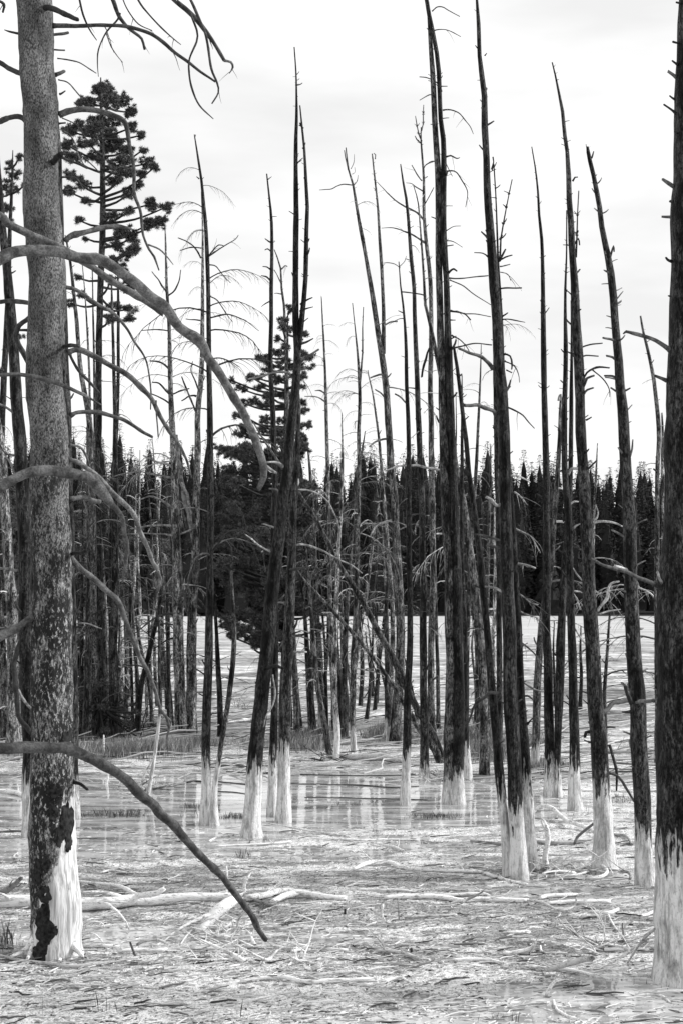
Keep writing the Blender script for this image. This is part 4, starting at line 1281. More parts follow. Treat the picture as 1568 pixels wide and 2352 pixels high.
tree('tall pine with blunt broken tip leaning left at the right, pale knots along it',
     '1348,337,6 1350,350,9 1354,370,10 1362,403,11 1369,439,12 1376,476,12 1381,520,13 1387,553,14 1395,590,16 1402,627,17 1408,682,18 1411,736,18 1415,791,19 1419,828,20 1422,883,22 1428,938,24 1432,1011,25 1436,1070,26 1440,1125,26 1444,1180,29 1446,1253,30 1448,1326,31 1450,1400,32 1453,1473,33 1457,1546,34 1463,1623,36 1466,1697,37 1470,1770,38 1474,1843,38 1477,1898,38 1479,1952,39 1482,2040,44',
     sock=1912, tone=.042, flake=.1, stubs=40, sides=26, lt=.2, stubscale=1.15,
     limbs=[('1352,365,4 1348,355,3', dict(tone=.05)), ('1358,362,4 1362,348,3', dict(tone=.05)), ('1400,590,5 1408,565,4 1409,578,3', dict(tone=.06)), ('1413,785,6 1400,779,6 1384,776,5', dict(tone=.1)), ('1415,828,6 1406,820,6 1393,817,5', dict(tone=.1)), ('1418,870,6 1405,864,5 1388,863,4', dict(tone=.06)),
            ('1421,902,6 1412,898,5 1402,891,4', dict(tone=.08)), ('1428,898,5 1438,896,5 1447,891,3', dict(tone=.08)), ('1408,668,3 1418,665,3 1427,661,2', {}), ('1444,1050,6 1450,1030,5 1452,1010,3', dict(tone=.08)), ('1450,1310,10 1430,1307,9 1413,1300,7', dict(tone=.5)),
            ('1452,1615,12 1443,1600,9 1436,1578,8', dict(tone=.03, dy=-.3)), ('1447,1634,7 1430,1634,5 1427,1634,3', dict(tone=.05)), ('1462,1546,4 1459,1440,0.2', {})][:13])
tree('thin pale-tipped snag between the blunt-topped pine and the big right pine',
     '1470,727,4 1473,745,5 1477,766,6 1486,802,7 1494,839,8 1501,876,9 1505,912,9 1510,956,10 1512,1011,10 1508,1091,10 1508,1216,11 1507,1326,11 1508,1500,13 1512,1762,18', tone=.06, stubs=14, group=MG,
     limbs=[('1510,1085,5 1500,1078,4', dict(tone=.03))])
tree('slim stem half hidden along the left edge of the big right pine',
     '1519,950,4 1521,1000,6 1520,1066,8 1522,1200,9 1524,1500,12 1526,1760,16', tone=.08, stubs=5, group=MG)
BIG, YB = tree('big dark pine filling the right edge, its foot bleached white and grooved',
     '1590,-60,58 1588,0,60 1586,110,64 1583,220,66 1580,366,72 1578,476,74 1577,574,76 1577,700,80 1576,773,84 1575,883,92 1576,1091,97 1573,1216,106 1568,1330,122 1566,1450,120 1567,1600,120 1568,1750,122 1567,1895,122 1566,2041,124 1565,2169,126 1563,2252,131',
     sock=1955, tone=.035, flake=.3, stubs=0, sides=48, lt=.05, flare=1.06,
     limbs=[('1540,805,14 1532,799,12 1506,782,10 1485,774,9 1470,771,9 1452,767,8 1437,762,7', dict(tone=.12, dy=-.2)), ('1436,762,5 1430,766,3', dict(tone=.1, dy=0)), ('1530,874,9 1515,868,8 1503,863,6', dict(tone=.08)),
            ('1530,1358,13 1510,1347,12 1495,1338,10 1481,1332,10 1460,1323,9 1433,1313,9 1405,1304,8 1389,1298,8 1370,1291,7 1354,1282,7', dict(tone=.06, dy=-.9)),
            ('1560,100,6 1546,95,5', dict(tone=.03)), ('1557,150,6 1548,145,5 1542,140,4', dict(tone=.04)), ('1554,180,8 1545,173,8 1534,165,7', dict(tone=.14)), ('1552,230,6 1542,225,5 1536,220,4', dict(tone=.05)),
            ('1552,262,6 1545,254,6 1523,240,4', dict(tone=.05)), ('1548,430,8 1535,420,9 1522,411,6', dict(tone=.15)), ('1545,500,8 1520,498,6', dict(tone=.08)), ('1543,463,7 1538,462,6', dict(tone=.05)),
            ('1541,600,7 1533,596,6 1529,592,5', dict(tone=.05)), ('1537,680,4 1534,679,3', {}), ('1563,8,6 1552,6,5', {}), ('1525,1345,8 1512,1330,7 1508,1315,5', dict(tone=.4, dy=-.2)),
            ('1500,1609,8 1480,1610,8 1460,1614,7', dict(tone=.15, dy=.4)), ('1556,305,6 1548,302,4', {})])
del BIG['group']

# thin stems crowding the middle distance, too alike to tell apart
rq = random.Random(77)
for (ua, ub, n, lab, grp) in [(185, 430, 17, 'thin dead stem in the crowd filling the left-hand thicket', 'thin stems crowding the left-hand thicket'),
                              (690, 905, 15, 'thin dead stem in the crowd between black leaner and forked pine', 'thin stems crowding the middle of the view'),
                              (1000, 1150, 7, 'thin dead stem in the crowd around the tall double-footed pair', 'thin stems crowding round the tall pair')]:
    for k in range(n):
        u = ua + (ub - ua) * (k + rq.uniform(.1, .9)) / n
        vb = rq.uniform(1625, 1700)
        vt = rq.uniform(1000, 1400)
        lean = rq.gauss(0, 26)
        w = rq.uniform(7, 12)
        s = ' '.join('%.1f,%.1f,%.1f' % (u + lean * (1 - q) ** 1.3 + rq.gauss(0, 2.5), vt + (vb - vt) * q, 1.5 + (w - 1.5) * q ** .8) for q in (0, .2, .4, .6, .8, 1))
        tree(lab, s, tone=rq.choice([.03, .05, .08, .12]), stubs=6, bare=3, fine=2, finescale=.7, group=grp, name='dead_pine', sides=9, flake=.5, lt=rq.uniform(.06, .3), fine_span=(.1, .8))

# ------------------------------------------------------------------ LIVING PINES (blobs of needle tufts carried by limbs)
def leaf_tufts(centres, seed, rt, per, w=.006):
    """needle tufts: each a burst of thin blades around its centre"""
    rg = np.random.default_rng(seed)
    C = np.array(centres, float)
    n = len(C)
    D = rg.normal(size=(n, per, 3))
    D[..., 2] = D[..., 2] * .8 + .45
    D /= np.linalg.norm(D, axis=2, keepdims=True)
    L = rt * rg.uniform(.6, 1.15, (n, per, 1))
    S = np.cross(D, rg.normal(size=(n, per, 3)))
    S /= np.linalg.norm(S, axis=2, keepdims=True) + 1e-9
    base = C[:, None, :] - D * L * .12
    tip = C[:, None, :] + D * L
    a = base + S * w * .5
    b = base - S * w * .5
    mid = C[:, None, :] + D * L * .55
    c = mid - S * w * 1.0
    d = mid + S * w * 1.0
    V = np.stack([a, b, c, tip, d], 2).reshape(-1, 3)
    k = n * per
    base_i = np.arange(k)[:, None] * 5
    Fc = base_i + np.array([[0, 1, 2, 3, 4]])
    return V, Fc


def poly_mesh(name, V, Fc, mat, parent=None, kind=None, label=None):
    me = bpy.data.meshes.new(name)
    V = np.ascontiguousarray(V, np.float32)
    Fc = np.ascontiguousarray(Fc, np.int32)
    me.vertices.add(len(V))
    me.vertices.foreach_set('co', V.ravel())
    me.loops.add(Fc.size)
    me.loops.foreach_set('vertex_index', Fc.ravel())
    me.polygons.add(len(Fc))
    k = Fc.shape[1]
    me.polygons.foreach_set('loop_start', np.arange(0, Fc.size, k, dtype=np.int32))
    me.polygons.foreach_set('loop_total', np.full(len(Fc), k, np.int32))
    me.update(calc_edges=True)
    o = link_mesh(name, me, mat, parent)
    tag(o, label=label, kind=kind)
    return o


def live_pine(label, trunk, blobs, seed, dens=1.0, baseY=None, depth=1.0, rt=.066, per=64, tone=.03, wcap=.0036):
    pts = parse(trunk)
    root, Y = tree(label, trunk, tone=tone, stubs=6, bare=3, flake=.5, name='living_pine', cat='pine tree', group='living pines', baseY=baseY)
    P, R = TREES[-1][2], TREES[-1][3]
    rg = random.Random(seed)
    cen, vs, fs = [], [], []
    for (u, v, ru, rv) in blobs:
        yy = Y + rg.uniform(-1, 1) * depth
        c = at(u, v, yy) - root.location
        k = px(Y)
        a, b, e = ru * k, rv * k, min(.55, (ru * k * .9))
        vol = max(5, int(dens * (ru * rv) / 17.0))
        c = c + Vector((rg.gauss(0, .05), 0, rg.gauss(0, .07)))
        sl = rg.uniform(-.35, .35)
        for i in range(vol):
            for _ in range(20):
                q = Vector((rg.uniform(-1, 1), rg.uniform(-1, 1), rg.uniform(-1, 1)))
                if q.length < 1:
                    break
            q = q * rg.uniform(.55, 1.2)
            cen.append(c + Vector((q.x * a * 1.25, q.y * e, q.z * b * 1.25 + q.x * a * sl)))
        # the limb that carries this clump
        tz = c.z - (abs(c.x - P[0].x) * .25)
        p, r = radius_at(P, R, max(.6, min(P[-1].z - .05, tz)))
        if p is not None:
            m_ = (p + c) * .5 + Vector((0, 0, -.06 * (c - p).length))
            q, rr = catmull([p, m_, c, c + (c - m_).normalized() * a * .7], [.028 * min(1, .4 + (c - p).length), .02, .012, .005], .15)
            vs, fs = [], []
            tube(vs, fs, q, rr, 5, rg.random() * 9, .1, False)
            for j in range(3):
                ii = cen[-1 - rg.randrange(min(vol, len(cen)))]
                q, rr = catmull([c, (c + ii) * .5 + Vector((0, 0, -.02)), ii], [.009, .007, .005], .1)
                tube(vs, fs, q, rr, 4, 1, .1, False)
            mk('branch', vs, fs, M['limb'], root, .03)
    V, Fc = leaf_tufts(cen, seed, rt, per, wcap)
    poly_mesh('crown', V, Fc, M['needle'], root, kind='stuff')
    return root


LB = [(232, 188, 9, 12), (216, 206, 14, 12), (250, 206, 16, 14), (230, 215, 16, 10), (196, 238, 22, 10), (238, 238, 26, 14), (275, 243, 20, 14), (178, 243, 10, 8),
      (298, 262, 14, 12), (240, 272, 40, 14), (312, 280, 10, 12), (180, 275, 16, 8), (163, 305, 14, 12), (210, 300, 24, 14), (268, 303, 24, 14), (315, 312, 10, 12), (160, 325, 16, 10),
      (203, 333, 24, 11), (255, 335, 30, 13), (300, 345, 16, 12), (172, 365, 22, 11), (225, 365, 26, 11), (275, 375, 26, 13), (330, 378, 17, 14), (345, 388, 8, 11),
      (168, 400, 20, 10), (280, 400, 26, 11), (332, 402, 12, 10), (160, 440, 14, 10), (192, 428, 15, 11), (258, 430, 20, 10), (300, 440, 15, 11), (325, 440, 8, 8),
      (203, 470, 12, 8), (268, 482, 24, 8), (355, 468, 15, 14), (383, 484, 12, 12), (342, 500, 15, 15), (370, 512, 13, 13), (308, 482, 13, 9), (272, 545, 18, 12),
      (305, 537, 14, 16), (268, 570, 15, 12), (298, 580, 19, 14), (262, 600, 14, 9), (288, 612, 17, 10), (233, 530, 9, 7), (183, 500, 9, 7), (316, 566, 12, 10),
      (258, 640, 11, 10), (288, 665, 19, 11), (272, 692, 16, 10), (300, 702, 15, 9), (183, 672, 11, 7), (168, 690, 9, 7), (268, 722, 14, 8), (300, 738, 12, 9), (185, 640, 9, 6), (200, 560, 8, 6), (330, 330, 9, 7)]
live_pine('tall living pine with a pointed airy crown behind the scaly near pine',
          '232,178,3 233,260,8 236,370,12 236,517,14 230,700,15 227,883,15 227,1066,16 225,1216,18 225,1400,24 225,1560,31 226,1700,37', LB, 5, 3.0, depth=.9, tone=.045)
LB += [(175, 760, 10, 6), (300, 770, 10, 7), (285, 640, 14, 8), (190, 715, 11, 6), (330, 600, 8, 8), (170, 600, 10, 6), (180, 540, 9, 6), (210, 520, 9, 7), (335, 545, 10, 9), (305, 640, 9, 8), (322, 700, 8, 6)]
EBL = [(18, 372, 9, 14), (50, 362, 7, 10), (34, 398, 13, 11), (16, 420, 12, 14), (38, 448, 14, 14), (24, 478, 14, 10), (8, 445, 8, 12), (52, 425, 7, 10), (30, 520, 12, 7), (8, 540, 8, 6), (40, 770, 12, 6), (14, 800, 10, 8), (10, 850, 9, 6), (24, 745, 9, 6)]
live_pine('living pine showing a few needle clumps at the left edge',
          '30,345,2 28,420,6 24,520,9 18,700,12 8,900,15 0,1100,18 -6,1400,21 -10,1685,27', EBL, 6, 2.0, depth=.5)
rb = random.Random(4)
CB = [(662, 720, 7, 8), (655, 738, 12, 9), (645, 756, 9, 8), (668, 762, 9, 8), (646, 782, 9, 8), (670, 790, 12, 8), (702, 772, 9, 9), (717, 822, 15, 9), (703, 838, 16, 11), (722, 846, 10, 7), (579, 821, 9, 6), (600, 828, 16, 9), (573, 848, 10, 8),
      (610, 812, 7, 9), (630, 815, 16, 9), (655, 822, 14, 10), (590, 868, 15, 8), (620, 850, 14, 9), (645, 868, 18, 10), (685, 862, 18, 9), (703, 868, 10, 8), (539, 888, 8, 8), (560, 893, 15, 9), (593, 893, 16, 8), (625, 900, 18, 9), (660, 905, 18, 11), (694, 888, 10, 6),
      (553, 914, 13, 9), (585, 925, 18, 9), (615, 935, 18, 9), (650, 940, 18, 11), (692, 927, 11, 10), (543, 948, 10, 7), (572, 957, 16, 8), (602, 968, 17, 9), (640, 975, 18, 10), (700, 950, 9, 9), (704, 975, 9, 9), (560, 985, 12, 8), (596, 995, 14, 8), (694, 1002, 11, 9), (680, 985, 12, 10), (640, 1005, 20, 10),
      (575, 1010, 16, 9), (548, 1012, 13, 8)]
for i in range(150):
    v = rb.uniform(1015, 1470)
    lo = 512 if v < 1180 else (502 if v < 1400 else 520)
    hi_ = 712 if v < 1200 else (722 if v < 1320 else 690)
    if v > 1400:
        lo, hi_ = 520 + (v - 1400) * .5, 650
    CB.append((rb.uniform(lo, hi_), v, rb.uniform(16, 26), rb.uniform(9, 15)))
CB += [(598, 1487, 18, 9), (578, 1478, 14, 8), (560, 1465, 12, 7), (527, 1420, 13, 8), (515, 1430, 9, 6), (530, 1445, 12, 5), (506, 1400, 10, 6), (612, 1470, 14, 10), (545, 1455, 10, 5), (735, 1440, 10, 14), (732, 1418, 12, 10), (742, 1390, 12, 9)]
live_pine('dense dark living pine left of centre behind the black leaner',
          '662,714,2 660,780,6 659,850,9 658,950,12 657,1066,15 657,1216,18 657,1400,22 658,1600,26 659,1698,30', CB, 7, 1.9, depth=1.0, tone=.02)
# young pines and brush at the foot of the left thicket
BB = [(rb.uniform(186, 240), rb.uniform(1560, 1690), rb.uniform(10, 20), rb.uniform(8, 14)) for i in range(20)] + [(rb.uniform(286, 335), rb.uniform(1610, 1680), 8, 6) for i in range(9)]
live_pine('low dark brushy young pine at the foot of the left thicket', '232,1540,2 231,1600,5 229,1650,7 228,1706,9', BB, 8, .8, depth=.3, per=40)
BB = [(rb.uniform(176, 205), rb.uniform(1180, 1540), rb.uniform(7, 12), rb.uniform(8, 13)) for i in range(24)]
live_pine('slender young pine squeezed between trunks in the left thicket', '190,1120,2 190,1250,5 189,1400,8 188,1550,10 187,1704,13', BB, 9, .8, depth=.3, per=40)
BB = [(rb.uniform(-14, 26), rb.uniform(1050, 1650), rb.uniform(10, 18), rb.uniform(9, 14)) for i in range(30)]
live_pine('dark young pine low at the left edge behind the mottled stems', '4,985,2 3,1150,6 2,1400,9 0,1600,12 0,1688,15', BB, 10, .8, depth=.3, per=40)

for lab, tr, u0, u1, v0_, v1_, n in [
    ('bushy young pine at the back of the left thicket, right of the tall living pine', '290,1180,2 291,1300,6 292,1400,9 293,1500,12 293,1600,15', 262, 322, 1210, 1440, 34),
    ('bushy young pine behind the pale kinked pine', '372,1190,2 372,1300,5 373,1400,8 373,1520,11 373,1595,14', 345, 402, 1220, 1400, 30),
    ('dark bushy pine behind the near scaly pine, between it and the living pine', '182,1080,2 182,1200,5 183,1400,9 184,1600,14', 168, 235, 1120, 1560, 52),
    ('dark bushy pine filling the far left edge', '40,1050,2 40,1200,6 40,1400,10 40,1600,14', -10, 78, 1100, 1600, 60)]:
    BB = []
    for i in range(n):
        q = rb.random()
        wv = .3 + .7 * q
        BB.append(((u0 + u1) / 2 + rb.uniform(-.5, .5) * (u1 - u0) * wv, v0_ + (v1_ - v0_) * q, rb.uniform(10, 17), rb.uniform(8, 12)))
    live_pine(lab, tr, BB, int(u0) + 40, .8, depth=.8, rt=.11, per=26)


# ------------------------------------------------------------------ FAR WOOD: a mass of conifers on the rise beyond the meadow
def far_wood():
    rg = np.random.default_rng(3)
    Vs, Ts = [], []
    Gs = []
    tv, tf = [], []
    kv, kf = [], []
    r_ = random.Random(5)
    for i in range(620):
        row = i / 620.0
        y = 247 + 92 * row ** 1.05 + r_.uniform(-4, 4)
        x = r_.uniform(-.30, .30) * y
        zb = float(land_z(np.array([[x]]), np.array([[y]]))[0, 0])
        h = r_.uniform(13.5, 22.0) * (1.16 if r_.random() < .08 else 1) * (1.06 if x < -5 else 1.0)
        n = 800
        t = rg.uniform(.02, 1, n) ** .85
        t = np.where(t > .97, .97, t)
        w = h * r_.uniform(.13, .19) * (1 - t) ** .68 + .03
        lay = np.abs(((t * r_.uniform(8, 13)) % 1) - .5) + .55
        an = rg.uniform(0, 2 * pi, n)
        rr = w * lay * rg.uniform(.35, 1.1, n) ** .6
        cx = x + np.cos(an) * rr
        cy = y + np.sin(an) * rr
        cz = zb + h * (.10 + .90 * t) - rr * .18
        s = rg.uniform(.24, .52, n) * (1.15 - .85 * t)
        o1 = rg.normal(size=(n, 3)) * s[:, None]
        o2 = rg.normal(size=(n, 3)) * s[:, None]
        o1[:, 2] *= .55
        o2[:, 2] *= .55
        c = np.stack([cx, cy, cz], 1)
        out = np.stack([np.cos(an), np.sin(an), -.3 * np.ones(n)], 1) * s[:, None] * 1.2
        Gs.append(np.full(n * 3, r_.uniform(.010, .050)))
        Vs.append(np.stack([c + out, c + o1, c + o2], 1).reshape(-1, 3))
        # closed near-black core that makes the crown opaque
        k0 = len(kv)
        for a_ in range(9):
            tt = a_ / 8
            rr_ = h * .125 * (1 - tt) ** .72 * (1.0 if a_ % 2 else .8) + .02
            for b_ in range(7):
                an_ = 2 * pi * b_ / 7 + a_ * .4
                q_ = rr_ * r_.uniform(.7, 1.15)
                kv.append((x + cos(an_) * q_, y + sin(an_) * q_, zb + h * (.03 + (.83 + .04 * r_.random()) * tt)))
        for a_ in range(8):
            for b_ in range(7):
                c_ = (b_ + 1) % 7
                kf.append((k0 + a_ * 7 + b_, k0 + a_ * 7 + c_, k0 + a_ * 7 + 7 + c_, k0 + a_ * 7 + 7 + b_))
        # leader
        tube(tv, tf, [Vector((x, y, zb - .2)), Vector((x, y, zb + h * .6)), Vector((x, y, zb + h * .97))], [.16, .10, .03], 4, i, 0, False)
    V = np.concatenate(Vs)
    Fc = np.arange(len(V)).reshape(-1, 3)
    o = poly_mesh('far_conifer_wood', V, Fc, M['fneedle'])
    at_ = o.data.attributes.new('shade_of_kind', 'FLOAT', 'POINT')
    at_.data.foreach_set('value', np.concatenate(Gs).astype(np.float32))
    tag(o, 'dark conifer wood closing the far side of the meadow', 'wood', kind='stuff')
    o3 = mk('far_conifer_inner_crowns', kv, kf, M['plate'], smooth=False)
    tag(o3, 'dark solid cores filling the crowns of the conifer wood across the meadow', 'wood', kind='stuff')
    o2 = mk('far_conifer_trunks', tv, tf, M['limb'], None, .02)
    tag(o2, 'thin trunks inside the dark conifer wood across the meadow', 'tree trunks', kind='stuff')


far_wood()

# small dead stems out in the meadow
for i, (lab, s) in enumerate([
    ('small dark dead stem leaning in the meadow, left of the bleached-tip snag', '838,1450,2 844,1500,5 851,1560,6 858,1612,7'),
    ('thin black dead stem standing alone in the meadow behind the bowed one', '843,1420,2 852,1500,5 856,1560,6 858,1600,7'),
    ('lone twiggy snag in the meadow seen right of the tall forked pine', '926,1500,2 940,1560,6 952,1620,7 960,1680,9'),
    ('small twiggy dead tree in the meadow right of the tall double-footed pair', '1128,1440,2 1130,1520,5 1131,1600,7 1133,1655,9'),
    ('short bare snag in the meadow between the ramrod pole and the crossing pole', '1272,1425,2 1270,1500,5 1272,1560,6 1273,1632,7'),
    ('little crooked snag in the meadow behind the double-looking pole', '1333,1440,3 1332,1500,6 1334,1560,8 1330,1640,10')]):
    tree(lab, s, tone=.03, stubs=5, bare=9, group='small dead stems out in the meadow')

# ------------------------------------------------------------------ FALLEN WOOD
def ground_pts(s, zoff=0.0, lift=None):
    q = parse(s)
    P, R = [], []
    for i, (u, v, w) in enumerate(q):
        p = gpt(u, v, .02)
        r = max(.003, w * .5 * px(p.y))
        zz = max(gz(p.x, p.y), -.01) + r * .9 + .006 + zoff
        if lift:
            zz += lift[i] if i < len(lift) else 0
            p = gpt(u, v, zz)
        p.z = zz
        P.append(p)
        R.append(r)
    return P, R


def fallen(name, label, cat, s, tone=.8, lift=None, twigs=0, sides=9, group='fallen wood on the pale mud', rough=.16, knots=0):
    P, R = ground_pts(s, 0, lift)
    o0 = P[0].copy()
    o0.z = 0
    P = [p - o0 for p in P]
    rg = random.Random(hash(s) % 9999 if False else int(P[-1].x * 100) + int(o0.y * 50))
    P, R = catmull(P, R, max(.03, max(R) * .9))
    for i in range(1, len(P) - 1):
        P[i] = P[i] + Vector((0, mn.noise(P[i] * 3 + o0) * R[i] * .6, mn.noise(P[i] * 4 + o0) * R[i] * .35))
    vs, fs = [], []
    tube(vs, fs, P, R, sides, rg.random() * 20, rough, True, R[-1] * 1.8)
    root = None
    if twigs or knots:
        root = thing(name, label, cat, o0, group)
        mk('stem', vs, fs, M['drift'], root, tone)
        for k in range(twigs):
            i = rg.randint(1, len(P) - 2)
            t2, f2 = [], []
            d = (P[i + 1] - P[i]).normalized() * rg.choice([-1, 1]) * .8 + Vector((rg.uniform(-.5, .5), rg.uniform(-.6, .6), rg.uniform(.1, .8)))
            droop(t2, f2, P[i], d, rg.uniform(.12, .4) * min(1.4, .4 + R[i] * 18), max(.004, R[i] * .4), rg, .05, 5, 5)
            mk('side_twig', t2, f2, M['drift'], root, tone * rg.uniform(.6, 1))
        return root
    o = mk(name, vs, fs, M['drift'], None, tone)
    o.location = o0
    tag(o, label, cat, group)
    return o


